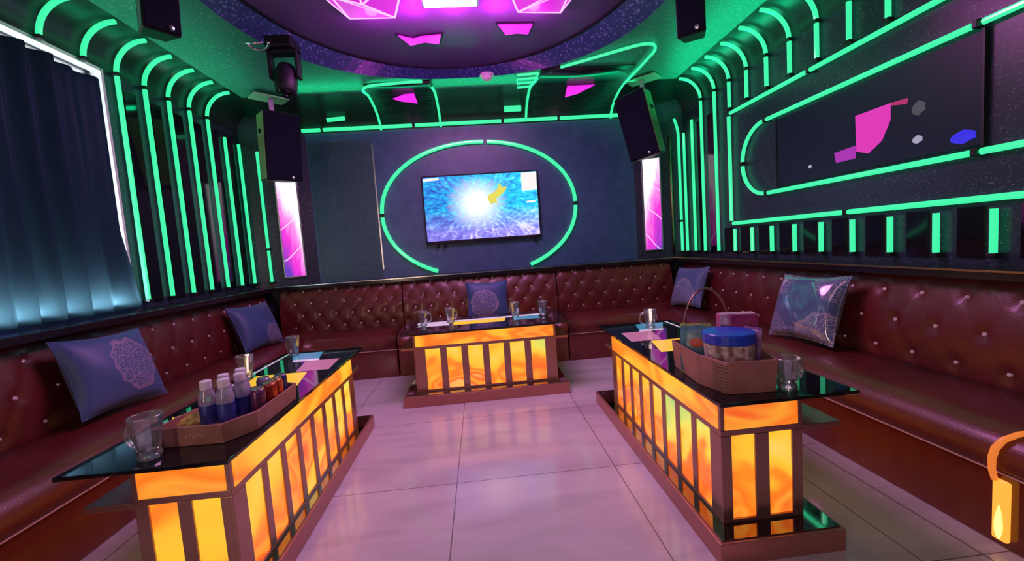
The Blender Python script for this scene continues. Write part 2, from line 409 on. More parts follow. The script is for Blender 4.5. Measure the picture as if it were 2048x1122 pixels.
# ceiling: flat field with an oval recess, quarter-round coves at three walls
OC, OA, OB_, OE = (-.07, 2.55), 1.46, 1.46, 2.4      # outer rim
IC, IA, IB = (-.10, 2.60), 1.33, 1.49               # inner edge, higher up
ZI = 2.85
def sell(c, a, bb, e, t):
    ct, st = math.cos(t), math.sin(t)
    return (c[0] + a*math.copysign(abs(ct)**(2/e), ct), c[1] + bb*math.copysign(abs(st)**(2/e), st))
x0, x1, y0, y1 = -XW+RC, XW-RC, YR, YB-DB
n = 96
outer = [sell(OC, OA, OB_, OE, 2*PI*i/n) for i in range(n)]
rect = []
for i in range(n):
    dx, dy = outer[i][0]-OC[0], outer[i][1]-OC[1]
    s = min([((x1-OC[0])/dx if dx > 1e-6 else 1e9), ((x0-OC[0])/dx if dx < -1e-6 else 1e9), ((y1-OC[1])/dy if dy > 1e-6 else 1e9), ((y0-OC[1])/dy if dy < -1e-6 else 1e9)])
    rect.append((OC[0]+dx*s, OC[1]+dy*s))
b = MB()
vs = [(x,y,ZC) for x,y in outer] + [(x,y,ZC) for x,y in rect]
fs = [(i, (i+1)%n, n+(i+1)%n, n+i) for i in range(n)]
b.add(vs, fs)
for cx, cy in ((x0,y0),(x1,y0),(x1,y1),(x0,y1)):       # corner fillers
    i = min(range(n), key=lambda k: (rect[k][0]-cx)**2+(rect[k][1]-cy)**2)
    for j in ((i-1)%n, i, (i+1)%n):
        j2 = (j+1) % n
        b.add([(cx,cy,ZC), (*rect[j],ZC), (*rect[j2],ZC)], [(0,1,2)])
b.box(-XW-.1, XW+.1, YR-.1, YB+.1, 3.0, 3.1)
ceiling = struct(b.build('ceiling', M['ceil']))
b = MB()
inner = [(IC[0]+IA*math.cos(2*PI*i/n), IC[1]+IB*math.sin(2*PI*i/n)) for i in range(n)]
b.add([(x,y,ZC) for x,y in outer] + [(x,y,ZI) for x,y in inner], [(i, n+i, n+(i+1)%n, (i+1)%n) for i in range(n)])
struct(b.build('ceiling_recess_slope', M['slope'], ceiling))
b = MB(); b.add([(x,y,ZI) for x,y in inner], [tuple(range(n))])
struct(b.build('stretch_panel', M['stretch'], ceiling))
b = MB(); b.tube([(x,y,ZI) for x,y in inner], .016, 8, closed=True); struct(b.build('recess_edge', M['black'], ceiling, smooth=True))
# coves
b = MB()
for sgn in (-1, 1):
    b.grid(lambda u, v: (sgn*(XW-RC+RC*math.sin(v*PI/2)), YR+(YB-YR)*u, ZS+RC*math.cos(v*PI/2)), 1, 14)
struct(b.build('cove', M['cove'], ceiling, smooth=True))
def backcove(t):                                       # t 0 at the ceiling, 1 at the wall
    return (YB-DB + DB*math.sin(t*PI/2), ZB + (ZC-ZB)*math.cos(t*PI/2))
b = MB(); b.grid(lambda u, v: (-XW+2*XW*u, *backcove(v)), 1, 16)
struct(b.build('back_cove', M['cove'], ceiling, smooth=True))

# ledges over the sofas
b = MB(); b.box(-XW, -2.13, YR+.05, 4.60, .862, .905); struct(b.build('trim_1', M['ledge'], bev=.005), 'black ledge over the left sofa')
b = MB(); b.box(2.13, XW, YR+.05, 4.62, .862, .905); struct(b.build('trim_2', M['ledge'], bev=.005), 'black ledge over the right sofa')
b = MB(); b.box(-2.13, 2.13, 4.46, YB, .862, .905); struct(b.build('trim_3', M['ledge'], bev=.005), 'black ledge over the back sofa')
b = MB(); b.box(-1.078, -1.064, YB-.008, YB, 1.0, 2.36); struct(b.build('trim_4', M['silver']), 'silver seam strip on the back wall')
b = MB(); b.box(-1.745, -1.078, YB-.006, YB, .92, 2.40); struct(b.build('trim_5', M['wallglit']), 'glitter panel on the back wall')

M['brass'] = mat('brass_edge', (.62,.40,.22), .28, 1)
b = MB(); b.box(-2.12, 2.12, 4.4555, 4.4605, .898, .9065); struct(b.build('trim_8', M['silver']), 'silver edge strip along the back ledge')
b = MB(); b.box(2.1255, 2.1305, YR+.1, 4.45, .898, .9065); struct(b.build('trim_9', M['brass']), 'brass edge strip along the right ledge')
b = MB(); b.tube([(2.205,4.648,.93),(2.205,4.648,2.25)], .014, 10); struct(b.build('trim_10', M['brass'], smooth=True), 'brass corner bead beside the right light box')
# black slats behind the neon
b = MB()
for k in range(12):
    y = 4.30-.2455*k
    b.box(XW-.012, XW, y-.055, y+.055, .94, 1.18 if k > 1 else 2.3)
struct(b.build('trim_6', M['blackgloss']))
b = MB()
for k in range(7):
    y = 3.21+.235*k
    if y < 4.5: b.box(-XW, -XW+.012, y-.05, y+.05, .94, 2.40)
struct(b.build('trim_7', M['blackgloss']))

# window behind the curtain
win = bpy.data.objects.new('window_1', None); COL.objects.link(win); struct(win); win['label'] = 'daylit window behind the navy curtain'
win['category'] = 'window'
b = MB()
b.box(-XW-.06, -XW+.004, WY1-.008, WY1+.012, WZ0, WZ1+.012); b.box(-XW-.06, -XW+.004, WY0-.012, WY0+.008, WZ0, WZ1+.012)
b.box(-XW-.06, -XW+.004, WY0, WY1, WZ1-.008, WZ1+.012); b.box(-XW-.06, -XW+.012, WY0, WY1, WZ0, WZ0+.03)
for k in range(1, 4): b.box(-XW-.07, -XW-.03, WY0+k*(WY1-WY0)/4-.02, WY0+k*(WY1-WY0)/4+.02, WZ0, WZ1)
b.build('window_frame', M['frame_white'], win)
b = MB(); b.box(-XW-.085, -XW-.08, WY0, WY1, WZ0, WZ1); b.build('window_pane', M['pane'], win)

# curtain
def curt(u, v):
    y = WY0 - .05 + (2.935+.03 - WY0)*u
    h = 1 - v
    amp = .022 + .010*math.sin(u*37) + .012*h
    ph = 2*PI*y/.135 + .8*math.sin(y*3.1)
    flare = .0
    if u > .93: flare = (u-.93)/.07*.10*max(0, .35-v)/.35
    return (-2.295 + amp*math.sin(ph) + .012*math.sin(ph*.37+1) , y + flare + .006*math.sin(ph*2)*h,   .925 + (1.462+.012*math.sin(y*6.2))*v)
b = MB(); b.grid(curt, 420, 26)
cu = b.build('curtain', M['curtain'], None, smooth=True, solid=.004)
tag(cu, 'dark navy pleated curtain drawn across the daylit window', 'curtain')

# ------------------------------------------------------------------ neon tubes
TR = .0145
def clip_at(P, ax, parent, off):
    b = MB(); r = .019
    x,y,z = P
    if ax == 'z': b.box(x-r,x+r,y-r,y+r,z-.012,z+.012)
    elif ax == 'y': b.box(x-r,x+r,y-.012,y+.012,z-r,z+r)
    else: b.box(x-.012,x+.012,y-r,y+r,z-r,z+r)
    return b.build('tube_clip', M['clip'], parent, bev=.004, off=off)
def neon_on_side(side, Y, z0, z1, arch, label, group, straight=True, name='neon_arch_tube'):
    x = side*(XW-.030)
    base = (x, Y, z0 if straight else ZS)
    t = thing(name if arch else 'neon_tube', label, 'neon light', base, 0, group)
    if straight:
        b = MB(); b.tube([(x,Y,z0+.012),(x,Y,z1-(.014 if arch else 0))], TR, 10); b.build('straight_tube', M['neon'], t, smooth=False, off=base)
    if arch:
        cx, rr = side*(XW-RC), RC-.030
        pts = [(cx+side*rr*math.cos(a), Y, ZS+rr*math.sin(a)) for a in [R(3+87*i/14) for i in range(15)]]
        b = MB(); b.tube(pts, TR, 10); b.build('curved_tube', M['neon'], t, off=base)
        clip_at((x,Y,ZS), 'z', t, base)
    if straight: clip_at((x,Y,z0+.008), 'z', t, base)
    return t
GL = 'green neon tubes on the left wall'; GR = 'green neon arches on the right wall'; GS = 'short green neon tubes under the right wall frame'
neon_on_side(-1, 2.60, 0, 0, True, 'green neon arch over the curtain, farther from the first tall tube', GL, False)
neon_on_side(-1, 2.86, 0, 0, True, 'green neon arch over the curtain, nearest to its right edge', GL, False)
ords = ['first', 'second', 'third', 'fourth', 'fifth']
for i, y in enumerate((3.095, 3.33, 3.565, 3.80, 4.035)):
    neon_on_side(-1, y, .945, ZS, True, f'{ords[i]} tall green neon tube with arched top, counted from the curtain', GL)
neon_on_side(-1, 4.265, .94, 2.37, False, 'straight green neon tube just past the last arch on the left wall', GL)
neon_on_side(-1, 4.495, .94, 2.36, False, 'straight green neon tube last before the left back corner', GL)
def corner_tube(p, z0, z1, label, bend=0):
    base = (p[0], p[1], z0)
    t = thing('neon_tube', label, 'neon light', base)
    pts = [(p[0],p[1],z0+.01), (p[0],p[1],z1-.2)]
    for i in range(1, 7): pts.append((p[0]+bend*(i/6)**2, p[1]+.25*bend*(i/6)**2-.0, z1-.2+.2*i/6))
    b = MB(); b.tube(pts, TR, 10); b.build('straight_tube', M['neon'], t, off=base)
    clip_at((p[0],p[1],1.30), 'z', t, base); clip_at((p[0],p[1],z0+.008), 'z', t, base)
corner_tube((-2.19, 4.575), .94, 2.30, 'green neon tube beside the left magenta light box')
corner_tube((2.285, 4.60), .945, 2.42, 'bent-topped green neon tube beside the right magenta light box', -.05)
neon_on_side(1, 4.55, .945, 2.25, False, 'straight green neon tube nearest the right back corner', 'green neon tubes on the right wall')
neon_on_side(1, 4.37, .945, 2.34, False, 'straight green neon tube below the arches, right of the corner pair', 'green neon tubes on the right wall')
neon_on_side(1, 4.18, .945, ZS, True, 'full-height green neon arch closest to the right speaker', GR)
neon_on_side(1, 3.935, .945, ZS, True, 'full-height green neon arch just left of the rectangular frame', GR)
ro = ['at the corner of the frame', 'second over the frame from its corner', 'third over the frame from its corner', 'fourth over the frame from its corner', 'fifth over the frame from its corner', 'sixth over the frame from its corner', 'seventh over the frame from its corner']
for k in range(7):
    neon_on_side(1, 3.70-.2445*k, 2.225, ZS, True, 'short green neon arch ' + ro[k], GR)
so = ['farthest short green neon tube under the frame', 'second short green neon tube from the frame corner', 'third short green neon tube from the frame corner', 'fourth short green neon tube from the frame corner', 'fifth short green neon tube from the frame corner', 'sixth short green neon tube, above the silky blue cushion', 'third nearest short green neon tube on the right wall', 'second nearest short green neon tube on the right wall', 'nearest short green neon tube at the right picture edge']
for k in range(9):
    neon_on_side(1, 3.67-.2415*k, .945, 1.165, False, so[k], GS)

def neon_path(name, label, pieces, loc, r=TR, group=None, cat='neon light'):
    t = thing(name, label, cat, loc, 0, group)
    for nm, pts, closed in pieces:
        b = MB(); b.tube(pts, r, 10, closed); b.build(nm, M['neon'], t, off=loc)
    return t
XT = XW-.030
# rectangular frame
t = neon_path('neon_rectangle', 'large rectangular green neon frame on the right wall', [
    ('top_tube', [(XT,3.69,2.195),(XT,2.80,2.195)], False), ('top_tube', [(XT,2.775,2.195),(XT,.9,2.195)], False),
    ('side_tube', [(XT,3.715,2.17),(XT,3.715,1.24)], False),
    ('bottom_tube', [(XT,3.69,1.215),(XT,2.52,1.215)], False), ('bottom_tube', [(XT,2.49,1.215),(XT,.9,1.215)], False)], (XT,3.7,1.215), .0155)
clip_at((XT,2.787,2.195), 'y', t, t.location); clip_at((XT,2.505,1.215), 'y', t, t.location)
# pill-shaped ring
zt, zb, yc = 2.0, 1.43, 3.25
hh = (zt-zb)/2; zc = (zt+zb)/2
def arcp(a0, a1, k=14): return [(XT, yc + .285*math.cos(R(a0+(a1-a0)*i/k)), zc + hh*math.sin(R(a0+(a1-a0)*i/k))) for i in range(k+1)]
t = neon_path('neon_ring', 'rounded green neon ring around the dark glass on the right wall', [
    ('curved_tube', arcp(90, 4), False), ('curved_tube', arcp(-4, -90), False),
    ('top_tube', [(XT,3.22,zt),(XT,1.835,zt)], False), ('top_tube', [(XT,1.79,zt),(XT,.9,zt)], False),
    ('bottom_tube', [(XT,3.22,zb),(XT,1.835,zb)], False), ('bottom_tube', [(XT,1.79,zb),(XT,.9,zb)], False)], (XT,yc,zb), .0155)
for p in ((XT,3.235,zt),(XT,1.812,zt),(XT,3.235,zb),(XT,1.812,zb)): clip_at(p, 'y', t, t.location)
clip_at((XT,yc+.285,zc), 'z', t, t.location)
# dark glass inside the ring
t = thing('wall_screen', 'wide dark glass screen inside the rounded neon ring', 'screen', (XW,2.45,1.46))
b = MB(); b.box(XW-.022, XW, 1.80, 3.12, 1.462, 1.968); sg = b.build('screen_glass', M['screenglass'], t, bev=.003, off=(XW,2.45,1.46))
for ya, yb in ((1.788,1.80),(3.12,3.132)):
    b = MB(); b.box(XW-.025, XW-.002, ya, yb, 1.455, 1.975); b.build('screen_edge', M['clip'], t, off=(XW,2.45,1.46))
def on_glass(name, m, poly):  # emissive shapes that paint reflections onto the dark glass
    x = XW-.022
    b = MB(); n_ = len(poly)
    b.add([(x-.0015,y,z) for y,z in poly]+[(x,y,z) for y,z in poly], [tuple(range(n_))]+[(i,(i+1)%n_,n_+(i+1)%n_,n_+i) for i in range(n_)])
    o = b.build(name, m, sg, off=(XW,2.45,1.46)); return o
def blob(y, z, ry, rz, k=12): return [(y+ry*math.cos(2*PI*i/k)*(1+.15*math.sin(3*i)), z+rz*math.sin(2*PI*i/k)*(1+.12*math.cos(2*i))) for i in range(k)]
sx_mag = noisy(mat('reflection_magenta', (.02,.02,.02), .3, em=(.80,.03,.50), es=.9), 9, (.02,.02,.02), (.03,.02,.03))
on_glass('painted_reflection', sx_mag, [(2.445,1.787),(2.225,1.790),(2.225,1.70),(2.275,1.60),(2.36,1.545),(2.439,1.575)])
on_glass('painted_reflection', mat('reflection_violet', (.02,.02,.02), .3, em=(.42,.02,.45), es=.9), [(2.60,1.600),(2.445,1.612),(2.445,1.535),(2.585,1.535)])
on_glass('painted_reflection', mat('reflection_red', (.02,.02,.02), .3, em=(.55,.02,.16), es=.8), [(2.224,1.790),(2.13,1.785),(2.135,1.755),(2.224,1.775)])
on_glass('painted_reflection', mat('reflection_blue', (.02,.02,.02), .3, em=(.03,.02,.75), es=1), blob(1.87,1.515,.055,.030))
pale = mat('reflection_pale', (.02,.02,.02), .3, em=(.45,.42,.60), es=.8)
on_glass('painted_reflection', pale, blob(2.08,1.556,.026,.020)); on_glass('painted_reflection', pale, blob(2.80,1.553,.016,.012))
on_glass('painted_reflection', mat('reflection_grey', (.02,.02,.02), .3, em=(.06,.06,.075), es=1), blob(2.075,1.715,.035,.035))

# back wall: long tube, oval ring
t = neon_path('neon_tube', 'long horizontal green neon tube across the top of the back wall', [
    ('straight_tube', [(-1.775+3.45*a, YB-.035, 2.525), (-1.775+3.45*bb-.02, YB-.035, 2.525)], False) for a, bb in ((0,.06),(.064,.34),(.344,.62),(.624,.80),(.804,1))], (0,YB-.035,2.525), .020)
ovc, ova, ovb, ovn = (.045, 1.586), 1.072, .733, 2.1
def oval(a0, a1, k=22):
    o = []
    for i in range(k+1):
        a = R(a0+(a1-a0)*i/k); ca, sa = math.cos(a), math.sin(a)
        o.append((ovc[0]+ova*math.copysign(abs(ca)**(2/ovn), ca), YB-.03, ovc[1]+ovb*math.copysign(abs(sa)**(2/ovn), sa)))
    return o
t = neon_path('neon_ring', 'oval green neon ring around the television on the back wall', [
    ('upper_tube', oval(1.5, 84), False), ('upper_tube', oval(86, 178.5), False), ('lower_tube', oval(181.5, 242), False), ('lower_tube', oval(-1.5, -62), False)], (0.05,YB-.03,.93), .021)
clip_at((ovc[0]-ova,YB-.03,ovc[1]), 'z', t, t.location); clip_at((ovc[0]+ova,YB-.03,ovc[1]), 'z', t, t.location)

# ceiling loops
ZL = ZC-.026
def onback(x, tt): y, z = backcove(tt); return (x, y-.018, z-.02)
def rnd(p, q, r_, k=6):
    """rounded corner at q between p and r_, radius-ish given by points"""
    return [tuple((1-s)**2*p[i]+2*s*(1-s)*q[i]+s*s*r_[i] for i in range(3)) for s in [j/k for j in range(k+1)]]
pL = [onback(-.955, s) for s in (.95,.8,.6,.4,.2,.05)] + rnd((-.97,4.17,ZL),(-.97,4.04,ZL),(-.83,4.02,ZL)) + [(-.50,3.98,ZL),(-.40,3.985,ZL)]
pL2 = [(-.33,4.10,ZL)] + [onback(-.315, s) for s in (.05,.2,.4,.6,.8,.95)]
t = neon_path('neon_loop', 'squarish green neon loop on the ceiling, left of the middle', [('tube', pL, False), ('tube', pL2, False)], (-.65,4.2,ZL), .0125)
b = MB(); b.tube([(-.40,3.985,ZL),(-.345,4.0,ZL),(-.33,4.07,ZL)], .021, 8); b.build('tube_end', M['clip'], t, off=t.location)
pR = [(.84,3.80,ZL),(1.05,3.665,ZL),(1.25,3.53,ZL)] + rnd((1.36,3.46,ZL),(1.56,3.34,ZL),(1.59,3.58,ZL),10) + [(1.585,3.9,ZL)] + [onback(1.575, s) for s in (.05,.2,.4,.6,.8,.95)]
pR2 = [(.66,4.02,ZL)] + [onback(.62, s) for s in (.02,.2,.4,.6,.8)]
t = neon_path('neon_loop', 'large pointed green neon loop on the ceiling, near the right speaker', [('tube', pR, False), ('tube', pR2, False)], (1.2,4.0,ZL), .0125)
b = MB(); b.tube([(.84,3.80,ZL),(.77,3.85,ZL),(.74,3.90,ZL)], .02, 8); b.build('tube_end', M['clip'], t, off=t.location)
# mirror sheets inside the loops
def mirror_panel(label, x0, x1, yf, loc):
    t = thing('ceiling_mirror', label, 'mirror', loc)
    pts = [(yf, ZC-.008)] + [(backcove(s)[0]-.004, backcove(s)[1]-.008) for s in [.93*i/24 for i in range(25)]]
    b = MB()
    for i in range(len(pts)-1):
        (ya, za), (yb, zb_) = pts[i], pts[i+1]
        b.add([(x0,ya,za),(x1,ya,za),(x1,yb,zb_),(x0,yb,zb_)], [(0,1,2,3)])
    b.build('mirror_sheet', M['loopmirror'], t, smooth=True, off=loc, solid=.004)
    return t
mL = mirror_panel('dark mirror sheet inside the left ceiling loop', -.94, -.35, 4.05, (-.65,4.2,ZC-.01))
mR = mirror_panel('dark mirror sheet inside the right ceiling loop', .68, 1.55, 3.86, (1.1,4.1,ZC-.01))
# zigzag and short bars
zz = []
for k in range(4):
    y = 3.93+.10*k
    a, c = (.46+.01*k, y, ZL), (.66-.015*k, y-.02, ZL)
    zz += [a, c] if k % 2 == 0 else [c, a]
neon_path('zigzag_green_line', 'zigzag green line between the ceiling loops', [('tube', zz, False)], (.55,4.0,ZL), .011)  # emissive green line zigzagging across the ceiling
neon_path('neon_tube', 'short thick green neon tube above the long tube, right of middle', [('straight_tube', [(.38,4.62,2.62),(.56,4.62,2.62)], False)], (.47,4.62,2.60), .032)
neon_path('neon_tube', 'short green neon tube above the left end of the long tube', [('straight_tube', [(-1.48,4.64,2.60),(-1.30,4.64,2.61)], False)], (-1.4,4.64,2.59), .022)

# ------------------------------------------------------------------ television
tvx0, tvx1, tvz0, tvz1 = -.575, .705, 1.232, 1.975
t = thing('television', 'flat television showing a blue underwater picture, inside the oval ring', 'television', (.065,YB,tvz0))
b = MB(); b.box(tvx0, tvx1, YB-.055, YB-.005, tvz0, tvz1); b.build('tv_body', M['black'], t, bev=.004, off=t.location)
b = MB(); b.box(tvx0+.016, tvx1-.016, YB-.058, YB-.0545, tvz0+.032, tvz1-.016); s = b.build('screen', M['tv'], t, off=t.location); s['label'] = 'glowing blue screen'
b = MB()     # yellow leaf shape on the picture
yy = YB-.060
def flat(poly, d=.0015): b.add([(x,yy,z) for x,z in poly]+[(x,yy+d,z) for x,z in poly], [tuple(range(len(poly)))]+[(i,(i+1)%len(poly),len(poly)+(i+1)%len(poly),len(poly)+i) for i in range(len(poly))])
flat([(.13,1.70),(.16,1.745),(.20,1.75),(.25,1.80),(.27,1.86),(.30,1.81),(.36,1.815),(.325,1.76),(.27,1.715),(.23,1.69),(.235,1.63),(.20,1.645),(.16,1.63)])
b.build('picture_leaf', M['tvyellow'], s)
b = MB(); flat([(.515,1.755),(.685,1.76),(.69,1.955),(.52,1.95)]); o = b.build('picture_card', M['tvwhite'], s)
b = MB(); flat([(.56,1.62),(.66,1.625),(.655,1.645),(.565,1.64)]); b.build('picture_bar', M['tvwhite'], s)
b = MB(); flat([(-.555,1.915),(-.38,1.925),(-.385,1.95),(-.555,1.945)]); b.build('picture_bar', M['tvwhite'], s)
for c in s.children: c.location = (-t.location[0], -t.location[1], -t.location[2])
for x in (-.46, -.38, .64):
    b = MB(); b.prism([(x-.012,YB-.05),(x+.012,YB-.05),(x+.012,YB-.02),(x-.012,YB-.02)], tvz0-.045, tvz0+.002); b.build('foot', M['black'], t, off=t.location)

# ------------------------------------------------------------------ magenta light boxes in the corners
def light_box(c0, c1, f0, f1, z0, z1, label, pm):
    ang = math.atan2(c1[1]-c0[1], c1[0]-c0[0]); L = math.hypot(c1[0]-c0[0], c1[1]-c0[1])
    p = (c0[0]+(c1[0]-c0[0])*(f0+f1)/2, c0[1]+(c1[1]-c0[1])*(f0+f1)/2, z0)
    w = L*(f1-f0)/2; h = z1-z0
    t = thing('light_box', label, 'light box', p, ang, 'magenta light boxes in the back corners')
    b = MB(); b.box(-w, w, -.02, -.012, 0, h); b.build('lit_print', pm, t)
    b = MB()
    b.box(-w-.014, -w, -.03, 0, -.012, h+.012); b.box(w, w+.014, -.03, 0, -.012, h+.012); b.box(-w, w, -.03, 0, -.012, 0); b.box(-w, w, -.03, 0, h, h+.012)
    b.build('frame', M['silver'], t, bev=.002)
    b = MB(); b.box(-w, w, -.012, -.001, 0, h); b.build('back_board', M['black'], t)
light_box(CL0, CL1, .47, .775, 1.0, 2.02, 'glowing magenta and white light box in the left back corner', M['printL'])
CRr = (CR1, CR0)
light_box(CR1, CR0, .17, .50, 1.0, 2.02, 'glowing magenta and white light box in the right back corner', M['printR'])

# ------------------------------------------------------------------ speakers
def speaker(loc, yaw, tilt, w, h, d, label, side_mat, group='black speakers under the ceiling', plate=True, up=.25, roll=0):
    t = thing('speaker', label, 'speaker', loc, yaw, group)
    Mx = Matrix.Rotation(tilt, 4, 'X') @ Matrix.Rotation(roll, 4, 'Y')
    b = MB(); b.prism([(-w/2,-d/2),(w/2,-d/2),(w*.36,d/2),(-w*.36,d/2)], -h/2, h/2); b.xf(Mx); b.build('cabinet', M['black'], t, bev=.008)
    if side_mat is not M['black']:  # lighter sheet paints the light caught by the outer side
        sg_ = 1 if yaw < 0 else -1
        b = MB(); b.prism([(sg_*w*.497,-d/2+.01),(sg_*w*.504,-d/2+.01),(sg_*w*.366,d/2-.01),(sg_*w*.359,d/2-.01)][::sg_], -h/2+.012, h/2-.012); b.xf(Mx); b.build('lit_side_sheet', side_mat, t)
    b = MB(); b.box(-w/2+.006, w/2-.006, -d/2-.012, -d/2+.002, -h/2+.008, h/2-.008); b.xf(Mx); b.build('grille', M['grille'], t, bev=.006)
    b = MB(); b.lathe([(.013,0),(.013,.006),(.001,.008)], 12); b.xf(Matrix.Translation((w*.2,-d/2-.012,-h/2+.03)) @ Matrix.Rotation(PI/2,4,'X')); b.xf(Mx); b.build('badge', M['silver'], t)
    for s in (-1, 1):
        b = MB(); b.lathe([(.022,0),(.022,.012),(.008,.014)], 14); b.xf(Matrix.Translation((s*w*.435,0,h*.22)) @ Matrix.Rotation(s*PI/2,4,'Y')); b.xf(Mx); b.build('knob', M['black'], t, smooth=False)
    b = MB(); b.box(-.02,.02, d*.1,d*.1+.012, h*.40, h/2+up); b.build('bracket', M['greymetal'], t)
    if plate:
        b = MB(); b.box(-.15,.15,-.02,.16, h/2+up, h/2+up+.014); b.build('mount_plate', M['mount'], t, bev=.003)
    return t
speaker((-1.79,4.13,2.21), R(44), R(7), .31, .60, .30, 'black speaker hanging in front of the left magenta light box', M['olive'], up=.16)
speaker((1.69,4.13,2.24), R(-44), R(10), .30, .62, .30, 'black speaker hanging in front of the right magenta light box', M['olive'], up=.14, roll=R(-9))
speaker((-1.63,2.50,2.557), R(50), R(8), .17, .27, .17, 'small black speaker under the ceiling above the curtain', M['greymetal'], plate=False, up=.028)  # grey side sheet paints its highlight
speaker((1.44,2.66,2.537), R(-35), R(6), .17, .31, .15, 'small black speaker under the ceiling above the right neon arches', M['black'], plate=False, up=.028)

# ------------------------------------------------------------------ moving head lamp
loc = (-1.28,3.22,ZC)
t = thing('stage_light', 'black moving stage light with a silver ring under the left ceiling', 'stage light', loc)
b = MB(); b.box(-.09,.09,-.09,.09,-.075,0); b.build('base', M['black'], t, bev=.01)
b = MB(); b.box(-.105,-.08,-.035,.035,-.27,-.06); b.box(.08,.105,-.035,.035,-.27,-.06); b.box(-.105,.105,-.045,.045,-.10,-.07); b.build('yoke', M['black'], t, bev=.008)
b = MB(); b.lathe([(.02,.10),(.055,.09),(.072,.04),(.076,-.04),(.07,-.11),(.06,-.12)], 20); b.xf(Matrix.Translation((0,0,-.26)) @ Matrix.Rotation(R(-14),4,'X')); b.build('head', M['black'], t, smooth=True)
b = MB(); b.lathe([(.058,-.118),(.05,-.124),(.001,-.128)], 20); b.xf(Matrix.Translation((0,0,-.26)) @ Matrix.Rotation(R(-14),4,'X')); b.build('lens', M['blackgloss'], t, smooth=True)
b = MB(); b.tube([(-.125+.075*math.cos(a), -.11+.062*math.sin(a)*.8, -.075+.014*math.cos(2*a)) for a in [2*PI*i/24 for i in range(22)]], .009, 8); o = b.build('ring_clamp', M['silver'], t, smooth=True); o['label'] = 'silver ring clamp'

# smoke detector
loc = (.19,3.955,ZC)
t = thing('smoke_detector', 'small round white smoke detector on the ceiling', 'smoke detector', loc)
b = MB(); b.lathe([(.066,0),(.066,-.014),(.057,-.02)], 24); b.build('base', M['white'], t, smooth=True)
b = MB(); b.lathe([(.052,-.018),(.050,-.038),(.028,-.056),(.001,-.060)], 24); b.build('dome', M['white'], t, smooth=True)

# ------------------------------------------------------------------ lamps on the oval ceiling
M['mag'] = mat('magenta_emission', (.1,.02,.1), .3, em=(.86,.015,.78), es=1.2)
M['magsoft'] = mat('magenta_facet', (.1,.02,.1), .3, em=(.70,.01,.66), es=.95)
M['pinkline'] = mat('pink_line', (.1,.05,.1), .3, em=(1,.42,.92), es=1.5)
M['lampwhite'] = mat('lamp_white', (.5,.5,.5), .3, em=(1,.93,1), es=4.0)
ZP = ZI-.012
t = thing('ceiling_lamp', 'bright white square lamp in the middle of the oval ceiling', 'ceiling light', (-.05,2.96,ZI))
b = MB(); b.box(-.20,.16,-.16,.10,-.028,-.012); b.build('diffuser', M['lampwhite'], t, bev=.004)
b = MB(); b.box(-.215,.175,-.175,.115,-.014,0); b.build('frame', M['silver'], t)
def facet_lamp(label, loc, pts, tris, edges):
    t = thing('faceted_ceiling_lamp', label, 'ceiling light', loc, 0, 'faceted magenta lamps on the oval ceiling')
    P = [(x,y,-.010-h) for x,y,h in pts]
    b = MB()
    for tr in tris: b.add([P[i] for i in tr], [(0,1,2)])
    b.build('facets', M['magsoft'], t, solid=.004)
    b = MB()
    for i, j in edges: b.tube([P[i], P[j]], .0075, 6)
    b.build('light_lines', M['pinkline'], t)
facet_lamp('faceted magenta lamp on the oval ceiling, left of the white lamp', (-.60,3.02,ZI),
    [(-.36,-.42,.02),(-.18,.13,.02),(.14,.08,.05),(-.02,-.16,.09),(-.20,-.20,.06),(.30,-.40,.02),(-.05,-.45,.04)],
    [(0,1,4),(1,2,4),(2,3,4),(0,4,6),(4,3,6),(3,2,5),(3,5,6)], [(0,1),(1,2),(0,4),(4,2),(4,3),(3,2),(1,4),(2,5),(0,6),(6,5),(3,6),(3,5)])
facet_lamp('faceted magenta lamp on the oval ceiling, right of the white lamp', (.52,3.02,ZI),
    [(.34,-.42,.02),(.20,.14,.02),(-.12,.06,.05),(.02,-.16,.09),(.20,-.20,.06),(-.28,-.40,.02),(.05,-.45,.04)],
    [(0,4,1),(1,4,2),(2,4,3),(0,6,4),(4,6,3),(3,5,2),(3,6,5)], [(0,1),(1,2),(0,4),(4,2),(4,3),(3,2),(1,4),(2,5),(0,6),(6,5),(3,6),(3,5)])
def patch(label, poly, loc):  # flat emissive magenta polygon on a black backing
    t = thing('magenta_patch', label, 'ceiling light', loc, 0, 'small magenta patches on the ceiling')
    b = MB(); b.prism(poly, -.018, -.010); b.build('diffuser', M['mag'], t)
    cx = sum(p[0] for p in poly)/len(poly); cy = sum(p[1] for p in poly)/len(poly)
    b = MB(); b.prism([(cx+(x-cx)*1.12, cy+(y-cy)*1.12) for x,y in poly], -.0095, 0); b.build('backing', M['black'], t)
patch('wide magenta patch at the back of the oval ceiling, left of middle', [(-.17,-.06),(-.06,.0),(0,-.03),(.16,-.05),(.13,.10),(.02,.06),(-.10,.11)], (-.33,3.50,ZI))
patch('smaller magenta patch at the back of the oval ceiling, right of middle', [(-.14,-.07),(.13,-.06),(.11,.09),(.02,.07),(-.07,.09)], (.41,3.40,ZI))

